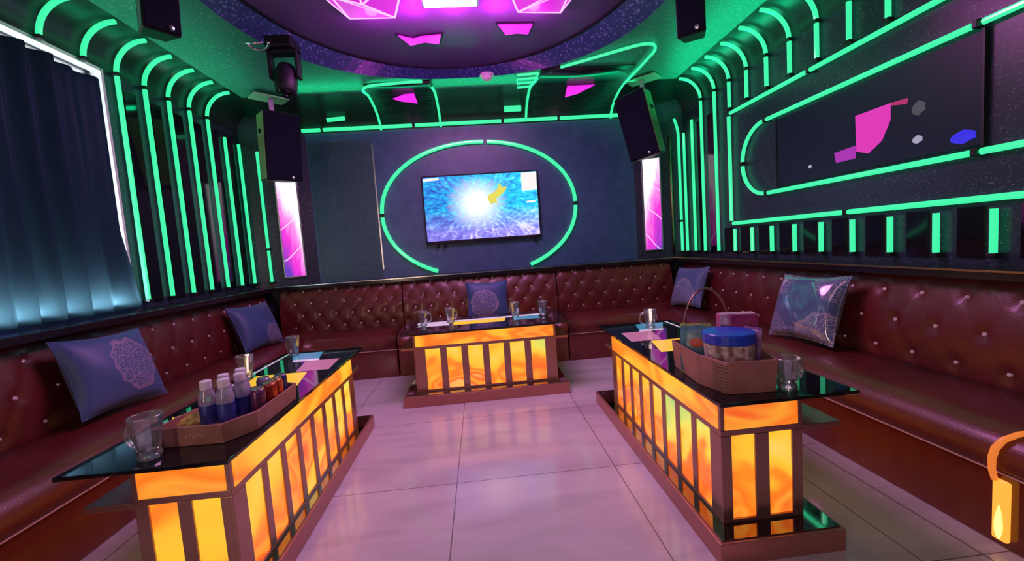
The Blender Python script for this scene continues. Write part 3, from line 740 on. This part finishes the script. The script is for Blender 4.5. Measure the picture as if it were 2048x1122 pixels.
def loop_reflection(label, x, tt, poly):  # magenta reflection in the mirror sheet, painted as an emissive patch
    y, z = backcove(tt); y2, z2 = backcove(tt+.05)
    tl = math.atan2(z2-z, y2-y)
    t = thing('magenta_patch', label, 'ceiling light', (x, y-.006, z-.016), 0, 'small magenta patches on the ceiling')
    Mx = Matrix.Rotation(tl, 4, 'X')
    b = MB(); b.prism(poly, -.006, 0); b.xf(Mx); b.build('diffuser', M['mag'], t)
    b = MB(); b.prism([(p[0]*1.1, p[1]*1.1) for p in poly], 0, .006); b.xf(Mx); b.build('backing', M['black'], t)
loop_reflection('painted magenta reflection inside the left ceiling loop', -.64, .20, [(-.10,-.02),(.02,-.09),(.12,-.10),(.125,.09),(.05,.06),(-.03,.035)])
loop_reflection('painted magenta reflection inside the right ceiling loop', 1.12, .18, [(-.12,-.10),(.16,-.10),(.02,.06),(-.10,.12)])

# ------------------------------------------------------------------ sofas
def sofa(label, loc, rz, L, xs0, xs1, yback, depth, rows, pitch, phase, b0=None, b1=None):
    """local x runs along the sofa, front at y 0; seat from xs0 to xs1, backrest from b0 to b1"""
    if b0 is None: b0, b1 = xs0, xs1
    t = thing('sofa', label, 'sofa', loc, rz, 'tufted burgundy sofas along the walls')
    b = MB(); b.box(xs0, xs1, 0.004, yback+.1, 0, .268); b.build('base', M['leatherF'], t, bev=.006)
    prof = [(.0,.262),(-.008,.28),(-.012,.31),(-.004,.345),(.02,.378),(.06,.402),(.13,.416),(.30,.420),(yback+.03,.412),(yback+.03,.262)]
    b = MB(); n_ = len(prof); k = max(2, int((xs1-xs0)/.12))
    vs = [(xs0+(xs1-xs0)*i/k, y, z + (.004*math.sin(i*1.7) if .1 < y < yback else 0)) for i in range(k+1) for y, z in prof]
    fs = [(i*n_+j, (i+1)*n_+j, (i+1)*n_+(j+1) % n_, i*n_+(j+1) % n_) for i in range(k) for j in range(n_)]
    fs += [tuple(range(n_-1,-1,-1)), tuple(k*n_+j for j in range(n_))]
    b.add(vs, fs); se = b.build('seat', M['leather'], t, smooth=True)
    b = MB(); b.tube([(xs0+(xs1-xs0)*i/8, -.003, .263) for i in range(9)], .0035, 6); b.build('piping', M['stitch'], t)
    z0, q = rows[0], rows[1]-rows[0]
    nr = len(rows); btn = []
    for j in range(nr):
        i = math.ceil((b0+.06-phase-(.5*pitch if j % 2 else 0))/pitch)
        while True:
            x = phase + i*pitch + (.5*pitch if j % 2 else 0); i += 1
            if x > b1-.05: break
            btn.append((x, rows[j]))
    def surf(x, z):
        h = (z-.40)/.462
        y = yback + .085*h + .0
        y -= .030*math.sin(min(1, max(0, h))*PI)
        u = x/pitch - phase/pitch - (z-z0)/(2*q); v = x/pitch - phase/pitch + (z-z0)/(2*q)
        for w in (u, v):
            dd = abs(w-round(w))*pitch*.9
            y += .0035*math.exp(-(dd/.016)**2)
        j0 = round((z-z0)/q)
        if 0 <= j0 < nr:
            xo = phase + (.5*pitch if j0 % 2 else 0)
            xb = xo + round((x-xo)/pitch)*pitch
            d2 = (x-xb)**2 + (z-rows[j0])**2
            y += .012*math.exp(-d2/.026**2)
        return y
    b = MB(); nu = int((b1-b0)/.02); nv = 24
    b.grid(lambda a, c: (b0+(b1-b0)*a, surf(b0+(b1-b0)*a, .395+.465*c), .395+.465*c), nu, nv)
    b.box(b0, b1, yback+.12, depth-.004, .262, .858)
    b.add([(b0, yback+.0, .395), (b0, yback+.12, .395), (b0, yback+.12, .86), (b0, yback+.085, .86)], [(0,1,2,3)])
    b.add([(b1, yback+.0, .395), (b1, yback+.12, .395), (b1, yback+.12, .86), (b1, yback+.085, .86)], [(3,2,1,0)])
    b.add([(b0, yback+.08, .858), (b1, yback+.08, .858), (b1, yback+.13, .858), (b0, yback+.13, .858)], [(0,1,2,3)])
    bk = b.build('backrest', M['leather'], t, smooth=True)
    b = MB(); b.lathe([(.0108,0),(.0108,.004),(.0065,.009),(.001,.010)], 8); b.xf(Matrix.Rotation(PI/2,4,'X'))
    proto = None
    for x, z in btn:
        if proto is None: proto = o = b.build('crystal_button', M['crystal'], bk)
        else:
            o = proto.copy(); COL.objects.link(o); o.parent = bk
        o.location = (x, surf(x, z)-.001, z)
    return t
rowsS = (.47,.62,.77); rowsB = (.47,.59,.71,.83)
# right: local x -> world -Y ; origin at the far corner
sofa('long burgundy sofa along the right wall, with the silky blue cushion', (1.71,4.42,0), -PI/2, 0, 0, 4.9, .43, .64, rowsS, .198, .10, 0, 4.9)
sofa('long burgundy sofa along the left wall under the curtain', (-1.71,-.48,0), PI/2, 0, 0, 4.9, .43, .64, rowsS, .198, .05, 0, 4.9)
SB = 3.97
sofa('burgundy sofa section in the left back corner', (0,SB,0), 0, 0, -1.70, -.845, .45, .66, rowsB, .165, .04, -2.08, -.845)
sofa('burgundy sofa section behind the middle table', (0,SB,0), 0, 0, -.835, .79, .45, .78, rowsB, .165, .03)
sofa('burgundy sofa section in the right back corner', (0,SB,0), 0, 0, .80, 1.70, .45, .66, rowsB, .165, .08, .80, 2.08)

# amber reflection on the right sofa front, built as a glowing strip
M['refl_amber'] = mat('painted_reflection_amber', (.2,.08,.02), .3, em=(1,.40,.045), es=1.2)
M['refl_core'] = mat('painted_reflection_core', (.2,.1,.02), .3, em=(1,.80,.20), es=1.8)
M['refl_bend'] = mat('painted_reflection_bend', (.2,.06,.02), .3, em=(.80,.20,.03), es=.9)
t = thing('amber_reflection', 'painted amber reflection on the front of the right sofa', 'painted reflection', (1.70,1.235,.03))
b = MB(); b.prism([(1.690,1.212),(1.709,1.212),(1.709,1.258),(1.690,1.258)], .03, .245); b.build('upright', M['refl_amber'], t, bev=.008, off=t.location, seg=3)
b = MB(); b.tube([(1.691,1.235,.036+.012*k) for k in range(11)], [.003,.007,.010,.0115,.012,.0115,.0105,.009,.007,.005,.002], 12); b.build('bright_core', M['refl_core'], t, smooth=True, off=t.location)
b = MB(); b.tube([(1.692,1.250,.240),(1.686,1.254,.275),(1.686,1.255,.315),(1.694,1.252,.350),(1.712,1.244,.380),(1.745,1.226,.405),(1.80,1.20,.423)], [.009,.010,.011,.011,.010,.009,.007], 10); b.build('bent_top', M['refl_bend'], t, smooth=True, off=t.location)

# ------------------------------------------------------------------ cushions
def cushion(label, loc, w, h, th, rx, ry, rz, m, parts=True):
    t = thing('cushion', label, 'cushion', loc, 0, 'blue damask cushions on the sofas')
    b = MB(); k = 22
    def side(sg):
        def fn(u, v):
            x, z = (u-.5), (v-.5)
            e = (1-(2*x)**2)*(1-(2*z)**2)
            pin = 1 - .10*(1-(2*z)**2)*abs(2*x)**3
            pin2 = 1 - .10*(1-(2*x)**2)*abs(2*z)**3
            wr = .006*math.sin(9*x+7*z)*e
            return (x*w*pin, sg*(th/2*(max(0, e)**.42)) + wr, z*h*pin2)
        return fn
    f = side(-1); g = side(1)
    b.grid(f, k, k); b.grid(lambda u, v: g(1-u, v), k, k)
    Mx = Matrix.Rotation(rz,4,'Z') @ Matrix.Rotation(rx,4,'X') @ Matrix.Rotation(ry,4,'Y')
    o = b.build('cover', m, t, smooth=True); o.matrix_local = Mx
    b = MB(); ring = [f(i/k, 0) for i in range(k)] + [f(1, i/k) for i in range(k)] + [f(1-i/k, 1) for i in range(k)] + [f(0, 1-i/k) for i in range(k)]
    b.tube(ring, .004, 6, closed=True); o = b.build('piping', m, t, smooth=True); o.matrix_local = Mx
    return t
cushion('large blue damask cushion beside the left tray table', (-2.012,2.377,.640), .455, .42, .17, R(-20), R(2.4), R(81.5), M['cush1'])
cushion('dull blue cushion in the left sofa near the back corner', (-2.007,3.821,.615), .48, .41, .16, R(-21), R(1), R(79), M['cush2'])
cushion('blue damask cushion in the middle of the back sofa', (.043,4.335,.615), .436, .385, .13, R(-9.4), R(.8), R(3.3), M['cush3'])
cushion('blue patterned cushion on the right sofa near the back corner', (2.029,3.98,.632), .46, .40, .15, R(-20), R(-3.5), R(-82), M['cush4'])
cushion('silky blue cushion in clear wrap on the right sofa', (2.011,2.46,.638), .47, .425, .18, R(-20), R(-1.7), R(-84.5), M['cush5'])

# ------------------------------------------------------------------ karaoke tables
M['p_yellow'] = mat('inlay_yellow', (.75,.55,.02), .25, em=(.85,.62,.02), es=.55)
M['p_white'] = mat('inlay_white', (.7,.72,.75), .25, em=(.7,.75,.8), es=.35)
M['p_teal'] = mat('inlay_teal', (.05,.35,.42), .25, em=(.05,.35,.42), es=.35)
M['p_pink'] = mat('inlay_pink', (.5,.25,.33), .3, em=(.5,.22,.3), es=.25)
PM = [M['p_yellow'], M['p_white'], M['p_teal'], M['p_pink']]
def table(label, loc, rz, L, D, nf, ne, gl, plinth, shelf, margin, pw, inlay, green):
    t = thing('lit_table', label, 'table', loc, rz, 'karaoke tables with amber light panels')
    Z0, Z1, ZA, ZB_ = .085, .435, .435, .525
    I = .012
    b = MB()
    b.box(I, L-I, I, D-I, Z0, ZB_)
    b.box(0, L, 0, D, .415, .437)                                # rail under the band
    b.box(0, L, 0, D, Z0, .098)
    e = .034
    def posts(n_, tot, mg, w):
        gap = (tot-2*mg-n_*w)/(n_-1)
        out = [(mg+i*(w+gap), mg+i*(w+gap)+w) for i in range(n_)]
        return out
    pf = posts(nf, L, margin, pw)
    cuts = [0] + [x for p in pf for x in p] + [L]
    for i in range(0, len(cuts), 2):
        b.box(cuts[i], cuts[i+1], 0, I+.002, .098, .415); b.box(cuts[i], cuts[i+1], D-I-.002, D, .098, .415)
    pe = posts(ne, D, .040, .088)
    cuts = [0] + [x for p in pe for x in p] + [D]
    for i in range(0, len(cuts), 2):
        b.box(0, I+.002, max(cuts[i],I), min(cuts[i+1],D-I), .098, .415); b.box(L-I-.002, L, max(cuts[i],I), min(cuts[i+1],D-I), .098, .415)
    for (x, y) in ((0,0),(L-.016,0),(0,D-.016),(L-.016,D-.016)): b.box(x, x+.016, y, y+.016, .437, .527)
    b.build('frame', M['rose'], t, bev=.002)
    for q, (a, c) in enumerate(pf):
        b = MB(); b.box(a, c, I-.006, I, .100, .413); b.build('light_panel', M['ambergreen' if q in green else 'amber'], t)
        b = MB(); b.box(a, c, D-I, D-I+.006, .100, .413); b.build('light_panel', M['amber'], t)
    for a, c in pe:
        for x in (I-.006, L-I):
            b = MB(); b.box(x, x+.006, a, c, .100, .413); b.build('light_panel', M['amber'], t)
    for y in (-.002, D-.006):
        b = MB(); b.box(.018, L-.018, y, y+.008, .438, .481); b.box(.018, L-.018, y, y+.008, .4825, .523); b.build('light_band', M['band'], t)
    for x in (-.002, L-.006):
        b = MB(); b.box(x, x+.008, .018, D-.018, .438, .481); b.box(x, x+.008, .018, D-.018, .4825, .523); b.build('light_band', M['band'], t)
    g0, g1, g2, g3 = gl
    b = MB(); b.box(-g0, L+g1, -g2, D+g3, .527, .541); b.build('glass_top', M['glass_black'], t, bev=.002)
    s0, s1, s2, s3 = shelf
    b = MB(); b.box(-s0, L+s1, D+.001, D+s3, .408, .428)
    if s0 > .02: b.box(-s0, -.001, .02, D, .408, .428)
    if s1 > .02: b.box(L+.001, L+s1, .02, D, .408, .428)
    b.build('shelf', M['rose'], t, bev=.002)
    p0, p1, p2, p3 = plinth
    b = MB(); b.box(-p0, L+p1, -p2, D+p3, 0, .080); b.build('plinth', M['roseD'], t, bev=.003)
    b = MB(); b.box(-p0+.012, L+p1-.012, -p2+.012, D+p3-.012, .080, .085); b.build('plinth_mirror', M['plinthmirror'], t)
    b = MB()
    for mi, poly in inlay:
        b.cur = mi; b.prism(poly, .5412, .5418)
    if inlay: b.build('printed_inlay', PM, t)
    return t
# inlay patterns, in local (x along, y from the aisle face)
inR = [(2,[(-.20,.24),(-.20,.44),(-.02,.36),(-.02,.20)]), (1,[(-.02,.20),(-.02,.36),(.03,.34),(.03,.18)]), (3,[(.03,.06),(.03,.26),(.27,.22),(.27,.04)]),
       (0,[(.29,.15),(.29,.42),(.54,.40),(.54,.10)]), (1,[(.56,.20),(.56,.44),(.60,.44),(.60,.18)]), (1,[(-.22,.46),(.54,.46),(.54,.475),(-.22,.475)])]
def flipL(inl, L): return [(m, [(L-x, y) for x, y in reversed(p)]) for m, p in inl]
right_table = table('long lit table before the right sofa, carrying the snack basket', (.81,2.65,0), -PI/2, 1.25, .31, 8, 2, (.27,.012,.004,.215), (.22,.09,.065,.085), (.20,.0,0,.15), .075, .105, inR, (5,6,7))
left_table = table('long lit table before the left sofa, carrying the bottle tray', (-.85,1.36,0), PI/2, 1.29, .30, 8, 2, (.012,.25,.004,.215), (.09,.19,.05,.085), (.0,.20,0,.15), .075, .108, flipL(inR, 1.29), (6,7))
inC = [(1,[(-.02,.40),(1.08,.40),(1.10,.47),(-.02,.47)]), (0,[(.30,.24),(.72,.24),(.74,.40),(.28,.40)]), (1,[(.0,.28),(.26,.26),(.26,.39),(.0,.39)]), (2,[(.80,.24),(1.02,.24),(1.02,.39),(.80,.39)])]
mid_table = table('shorter lit table with six panels before the back sofa', (-.56,3.20,0), 0, 1.10, .30, 6, 2, (.115,.115,.004,.35), (.09,.07,.09,.09), (.10,.10,0,.15), .087, .112, inC, (5,))

# ------------------------------------------------------------------ mugs
ZT = .5415
def mug():
    t = thing('glass_mug', '', 'glass', (0,0,0), 0, 'glass mugs on the tables')
    b = MB()
    b.lathe([(.030,0),(.032,.012),(.027,.022),(.033,.05),(.040,.10),(.043,.125),(.040,.125),(.036,.10),(.029,.05),(.023,.028),(.001,.026)], 12)
    b.build('bowl', M['glass'], t)
    b = MB(); b.tube([(.034+.034*math.sin(a), 0, .070-.038*math.cos(a)) for a in [PI*i/10 for i in range(11)]], .0070, 8); b.build('handle', M['glass'], t, smooth=True)
    b = MB(); b.lathe([(.0415,.1245),(.0435,.1265),(.0410,.1285),(.0395,.1265)], 16, close=True); b.build('rim', M['glass'], t, smooth=True)
    b = MB(); b.lathe([(.001,.001),(.029,.001),(.031,.012),(.001,.016)], 16); b.build('thick_base', M['glass'], t, smooth=True)
    return t
mg = mug(); mg.location = (-.51,3.50,ZT); mg['label'] = 'glass mug at the left end of the middle table'
BIG = 1.0
dup(mg, (-.29,3.56,ZT), .6, 'second glass mug from the left on the middle table')
dup(mg, (.265,3.60,ZT), 2.2, 'glass mug right of the cushion on the middle table')
dup(mg, (.50,3.54,ZT), 1.2, 'glass mug at the right end of the middle table')
dup(mg, (-1.305,2.33,ZT), 2.0, 'glass mug behind the bottles on the left table')
dup(mg, (-1.255,2.80,ZT), 2.6, 'glass mug at the far end of the left table')
dup(mg, (1.09,2.68,ZT), 2.9, 'glass mug at the far end of the right table, behind the basket')
t = dup(mg, (-1.135,1.43,ZT), 3.0, 'large glass mug at the near end of the left table, before the tray'); t.scale = (1.12,)*3
t = dup(mg, (1.118,1.468,ZT), .2, 'large glass mug at the near end of the right table, beside the basket'); t.scale = (1.08,1.08,.95)

# ------------------------------------------------------------------ tray of drinks on the left table
M['traywood'] = noisy(mat('tray_brown', (.22,.12,.09), .45), 14, (.30,.13,.105), (.38,.175,.14))
M['trayin'] = mat('tray_inside', (.14,.085,.05), .6)
def hollow(poly, z0, z1, th, name, m, parent, flare=1.0):
    cx = sum(p[0] for p in poly)/len(poly); cy = sum(p[1] for p in poly)/len(poly)
    n_ = len(poly)
    o1 = [(x,y,z0) for x,y in poly]; o2 = [(cx+(x-cx)*flare, cy+(y-cy)*flare, z1) for x,y in poly]
    def ins(p, k): 
        d = math.hypot(p[0]-cx, p[1]-cy); s = (d-th)/d
        return (cx+(p[0]-cx)*s, cy+(p[1]-cy)*s, k)
    i2 = [ins(p, z1) for p in o2]; i1 = [ins(p, z0+.008) for p in o1]
    v = o1+o2+i2+i1; f = [tuple(range(n_-1,-1,-1)), tuple(3*n_+i for i in range(n_))]
    for a in range(3):
        f += [(a*n_+i, a*n_+(i+1) % n_, (a+1)*n_+(i+1) % n_, (a+1)*n_+i) for i in range(n_)]
    b = MB(); b.add(v, f); return b.build(name, m, parent, bev=.003)
TL = (-1.0,1.70,ZT)
tray = thing('serving_tray', 'brown six-sided serving tray of drinks on the left table', 'tray', TL)
tp = [(.065,-.215),(.135,-.12),(.135,.20),(.03,.255),(-.105,.17),(-.165,-.205)]
hollow(tp, 0, .072, .012, 'tray_box', M['traywood'], tray, 1.04)
b = MB()
for k in range(9):
    x = -.055+.010*k; z = .034+.004*math.sin(k*2.1)
    b.box(x, x+.006, -.217, -.2145, z, z+.005)
b.build('pale_mark', M['stitch'], tray)

def bottle():
    t = thing('water_bottle', '', 'bottle', (0,0,0), 0, 'water bottles in the tray')
    b = MB(); b.lathe([(.026,0),(.029,.006),(.029,.05),(.027,.056),(.029,.062),(.029,.115),(.025,.140),(.017,.153),(.016,.165)], 18); b.build('bottle_body', M['pet'], t, smooth=True)
    b = MB(); b.lathe([(.0295,.030),(.0300,.032),(.0300,.098),(.0295,.10)], 18); b.build('label_sleeve', M['lblue'], t, smooth=True)
    b = MB(); b.lathe([(.0185,.157),(.0195,.160),(.0195,.185),(.017,.188)], 16); b.build('cap', M['cap'], t, smooth=False)
    return t
M['lblue'] = noisy(mat('label_blue', (.02,.04,.25), .35), 30, (.015,.03,.20), (.05,.07,.36))
bt = bottle(); bt.location = (-1.045,1.60,ZT+.009); bt['label'] = 'water bottle with navy label, nearest in the tray'
dup(bt, (-.985,1.605,ZT+.009), .5, 'water bottle with blue label, nearest to the tray corner')
dup(bt, (-1.025,1.675,ZT+.009), 1.1, 'water bottle behind the nearest one, on the sofa side of the tray')
dup(bt, (-.9635,1.672,ZT+.009), 1.9, 'water bottle between the front pair and the purple can')
dup(bt, (-1.00,1.745,ZT+.009), 2.4, 'water bottle at the back of the tray before the mug')
def can(label, loc, m, top):
    t = thing('drink_can', label, 'can', loc, random.random()*6, 'drink cans in the tray')
    b = MB(); b.lathe([(.023,0),(.0265,.006),(.0265,.108),(.0225,.118)], 18); b.build('can_body', m, t, smooth=True)
    b = MB(); b.lathe([(.0228,.117),(.0225,.121),(.0195,.121),(.019,.1175),(.001,.1175)], 18); b.build('can_lid', top, t)
    b = MB(); b.box(-.004,.004,-.001,.014,.118,.1205); b.build('pull_tab', M['silver'], t)
def canmat(name, a, c): return noisy(mat(name, a, .25, .5), 26, a, c)
can('dark purple drink can in the tray beside the bottles', (-.905,1.675,ZT+.009), canmat('can_purple', (.12,.03,.10), (.22,.08,.2)), M['silver'])
can('red drink can in the tray next to the purple can', (-.895,1.745,ZT+.009), canmat('can_red', (.42,.02,.015), (.62,.12,.04)), M['silver'])
can('orange-red drink can in the tray beyond the red one', (-.895,1.80,ZT+.009), canmat('can_orange', (.55,.05,.03), (.72,.18,.06)), M['silver'])
can('navy drink can at the far corner of the tray', (-.905,1.86,ZT+.009), canmat('can_navy', (.03,.02,.16), (.08,.06,.3)), M['silver'])
can('violet drink can at the back of the tray', (-.96,1.83,ZT+.009), canmat('can_violet', (.16,.12,.3), (.4,.36,.55)), M['silver'])
def packet(name, label, loc, rz, w, h, th, m, lean=0, band=None, cat='snack packet', group=None):
    t = thing(name, label, cat, loc, rz, group)
    b = MB(); k = 10
    def fn(sg):
        def f(u, v):
            x, z = u-.5, v-.5
            e = (1-(2*x)**4)*(1-(2*z)**6)
            return (x*w, sg*th/2*max(0,e)**.5 + .002*math.sin(20*z+9*x), (z+.5)*h)
        return f
    f, g = fn(-1), fn(1)
    b.grid(f, k, k); b.grid(lambda u, v: g(1-u, v), k, k)
    Mx = Matrix.Rotation(lean,4,'X')
    o = b.build('pouch', m, t, smooth=True); o.matrix_local = Mx
    for z in (.0, 1):
        b = MB(); b.box(-w/2, w/2, -.0015, .0015, z*h-.008, z*h+.008); o = b.build('sealed_edge', band or m, t); o.matrix_local = Mx
    return t
M['gold'] = noisy(mat('gold_pack', (.5,.35,.06), .3, .3), 40, (.25,.14,.04), (.65,.5,.1))
packet('snack_packet', 'gold snack packet lying at the near left of the tray', (-1.105,1.565,ZT+.030), .5, .10, .10, .03, M['gold'], R(-75), M['p_yellow'])
M['greenpack'] = noisy(mat('green_pack', (.10,.30,.05), .35), 40, (.08,.25,.05), (.45,.40,.08))
packet('snack_packet', 'small green snack packet beside the gold one', (-1.115,1.665,ZT+.030), -.3, .08, .09, .026, M['greenpack'], R(-72))

# ------------------------------------------------------------------ basket of snacks on the right table
BL_ = (.985,1.66,ZT)
bk = thing('snack_basket', 'brown six-sided snack basket with a tall thin handle on the right table', 'basket', BL_)
bp = [(-.145,-.06),(-.105,-.195),(.075,-.21),(.125,-.05),(.10,.20),(-.125,.19)]
hollow(bp, 0, .125, .010, 'basket_box', M['traywood'], bk, 1.05)
b = MB()
for k in range(9):
    z = .012+.0125*k; f = 1+.05*z/.125
    p0, p1 = bp[0], bp[1]
    cx = sum(p[0] for p in bp)/6; cy = sum(p[1] for p in bp)/6
    q = [((cx+(p[0]-cx)*f), (cy+(p[1]-cy)*f)) for p in (p0, p1)]
    a = (q[0][0]*.45+q[1][0]*.55, q[0][1]*.45+q[1][1]*.55)
    b.tube([(a[0],a[1],z), (q[1][0],q[1][1],z)], .0035, 6)
b.build('ribs', M['trayin'], bk)
b = MB(); b.tube([(-.125+.26*(1-math.cos(a))/2*1.0, .10+.06*math.sin(a*.5), .11+.25*math.sin(a)) for a in [PI*i/22 for i in range(23)]], .0045, 8); b.build('handle', M['rose'], bk, smooth=True)
def tub(label, loc, r, h, lidh, mb, ml, rz=0, name='snack_tub'):
    t = thing(name, label, 'snack tub', loc, rz)
    b = MB(); b.lathe([(r*.90,0),(r*.92,.004),(r,h-lidh)], 24); b.build('tub_body', mb, t, smooth=False)
    b = MB(); b.lathe([(r*1.03,h-lidh),(r*1.04,h-lidh+.004),(r*1.04,h-.004),(r*1.0,h)], 24); b.build('lid', ml, t)
    return t
M['tubwhite'] = noisy(mat('tub_print', (.6,.5,.45), .4), 45, (.22,.12,.10), (.74,.64,.58), detail=2)
M['blue'] = mat('blue_lid', (.015,.06,.55), .3)
tub('round snack tub with bright blue lid in the basket', (.972,1.60,ZT+.010), .094, .198, .042, M['tubwhite'], M['blue'])
M['magpack'] = noisy(mat('magenta_box', (.40,.04,.20), .35), 18, (.30,.02,.14), (.52,.10,.30))
M['pinkpack'] = noisy(mat('pink_print', (.65,.35,.5), .35), 40, (.5,.15,.35), (.8,.62,.72))
t = thing('snack_box', 'magenta snack box standing behind the blue-lidded tub', 'snack box', (1.085,1.725,ZT+.135), -.25)
b = MB(); b.box(-.075,.075,-.028,.028,0,.115); b.build('carton', M['magpack'], t, bev=.002)
b = MB(); b.box(-.045,.02,-.0295,-.028,.015,.05); b.prism([(-.075,-.0295),(-.03,-.0295),(-.03,-.028),(-.075,-.028)], .07, .113); b.build('pale_print', M['pinkpack'], t)
b = MB(); b.box(-.070,.070,-.024,.024,.115,.118); b.build('top_flap', M['pinkpack'], t)
t = thing('snack_box', 'navy snack box holding up the magenta box in the basket', 'snack box', (1.06,1.725,ZT+.010), -.25)
b = MB(); b.box(-.085,.075,-.03,.03,0,.124); b.build('carton', mat('navy_pack', (.02,.03,.16), .35), t, bev=.002)
b = MB(); b.box(-.06,.03,-.0315,-.03,.03,.08); b.build('pale_print', M['pinkpack'], t)
M['tealpack'] = noisy(mat('teal_pack', (.04,.17,.22), .3), 16, (.03,.11,.16), (.10,.26,.28))
pk = packet('snack_packet', 'teal snack packet with a red patch at the left of the basket', (.897,1.722,ZT+.012), R(-30), .125, .20, .035, M['tealpack'], R(-8), M['greenpack'])
b = MB(); b.lathe([(.030,0),(.028,.003),(.001,.004)], 16); b.xf(Matrix.Translation((.004,-.018,.125)) @ Matrix.Rotation(R(90),4,'X') @ Matrix.Diagonal((1,.7,1,1)))
b.build('red_patch', mat('red_print', (.55,.06,.04), .4), pk).matrix_local = Matrix.Rotation(R(-8),4,'X')
packet('snack_packet', 'purple snack packet at the right back of the basket', (1.075,1.62,ZT+.012), R(-70), .08, .19, .03, noisy(mat('purple_pack', (.2,.08,.25), .3), 18, (.12,.05,.2), (.38,.22,.42)), R(-6))

# ------------------------------------------------------------------ lights
def area(name, loc, rot, sx, sy, power, col, shape='RECTANGLE', spread=None):
    l = bpy.data.lights.new(name, 'AREA'); l.shape = shape; l.size = sx
    if shape in ('RECTANGLE', 'ELLIPSE'): l.size_y = sy
    l.energy = power; l.color = col
    if spread: l.spread = spread
    o = bpy.data.objects.new(name, l); COL.objects.link(o); o.location = loc; o.rotation_euler = rot
    return o
def point(name, loc, power, col, r=.1):
    l = bpy.data.lights.new(name, 'POINT'); l.energy = power; l.color = col; l.shadow_soft_size = r
    o = bpy.data.objects.new(name, l); COL.objects.link(o); o.location = loc
    return o
area('oval_ceiling_lamp_light', (-.05,2.75,2.70), (0,0,0), 1.5, 1.3, 44, (1,.43,.88), 'ELLIPSE')
area('added_room_fill', (0,-.6,2.68), (0,0,0), 1.6, 1.0, 14, (1,.42,.80))  # unseen fill added behind the camera for the near end
area('added_rear_fill', (-1.95,-1.75,1.35), (R(82),0,R(-43)), .35, 1.7, 26, (1,.70,.54))  # unseen warm light added at the rear, brightening the right sofa
for x in (-.62, -.33, -.05, .25, .52): point('magenta_glow_light', (x,3.10,2.765), 5.5, (1,.03,.85), .05)
area('added_green_fill', (-2.20,2.2,2.38), (0,R(-162),0), .10, 4.6, 4, (.0,1,.40))  # unseen green area lights added in mid-air to brighten the ceiling
area('added_green_fill', (2.20,2.9,2.40), (0,R(162),0),   .10, 3.2, 11, (.0,1,.40))
area('added_green_fill', (0,4.20,2.655), (R(-104),0,0), 3.3, .04, 3.2, (.0,1,.36))
area('window_daylight', (-XW-.022,1.1,.958), (0,R(-112),0), .05, 3.7, 470, (.74,.90,1))
w = bpy.data.worlds.new('world'); SC.world = w; w.use_nodes = True
w.node_tree.nodes['Background'].inputs[0].default_value = (.95,.98,.96,1); w.node_tree.nodes['Background'].inputs[1].default_value = 3.0

# ------------------------------------------------------------------ camera
cam = bpy.data.cameras.new('camera'); co = bpy.data.objects.new('camera', cam); COL.objects.link(co)
cam.sensor_width = 36; cam.lens = 840/2048*36; cam.clip_start = .02
yaw, pitch, roll = R(4.102), R(-4.625), R(-4.104)
cy, sy, cp, sp = math.cos(yaw), math.sin(yaw), math.cos(pitch), math.sin(pitch)
fw = Vector((sy*cp, cy*cp, sp)); rt = Vector((cy,-sy,0)); up = rt.cross(fw)
c, s = math.cos(roll), math.sin(roll)
r2 = rt*c + up*s; u2 = -rt*s + up*c
co.matrix_world = Matrix(((r2.x,u2.x,-fw.x,0),(r2.y,u2.y,-fw.y,0),(r2.z,u2.z,-fw.z,1.15),(0,0,0,1)))
SC.camera = co
vs_ = SC.view_settings
vs_.view_transform = 'Standard'; vs_.look = 'None'; vs_.exposure = 0; vs_.gamma = 1; vs_.use_curve_mapping = False
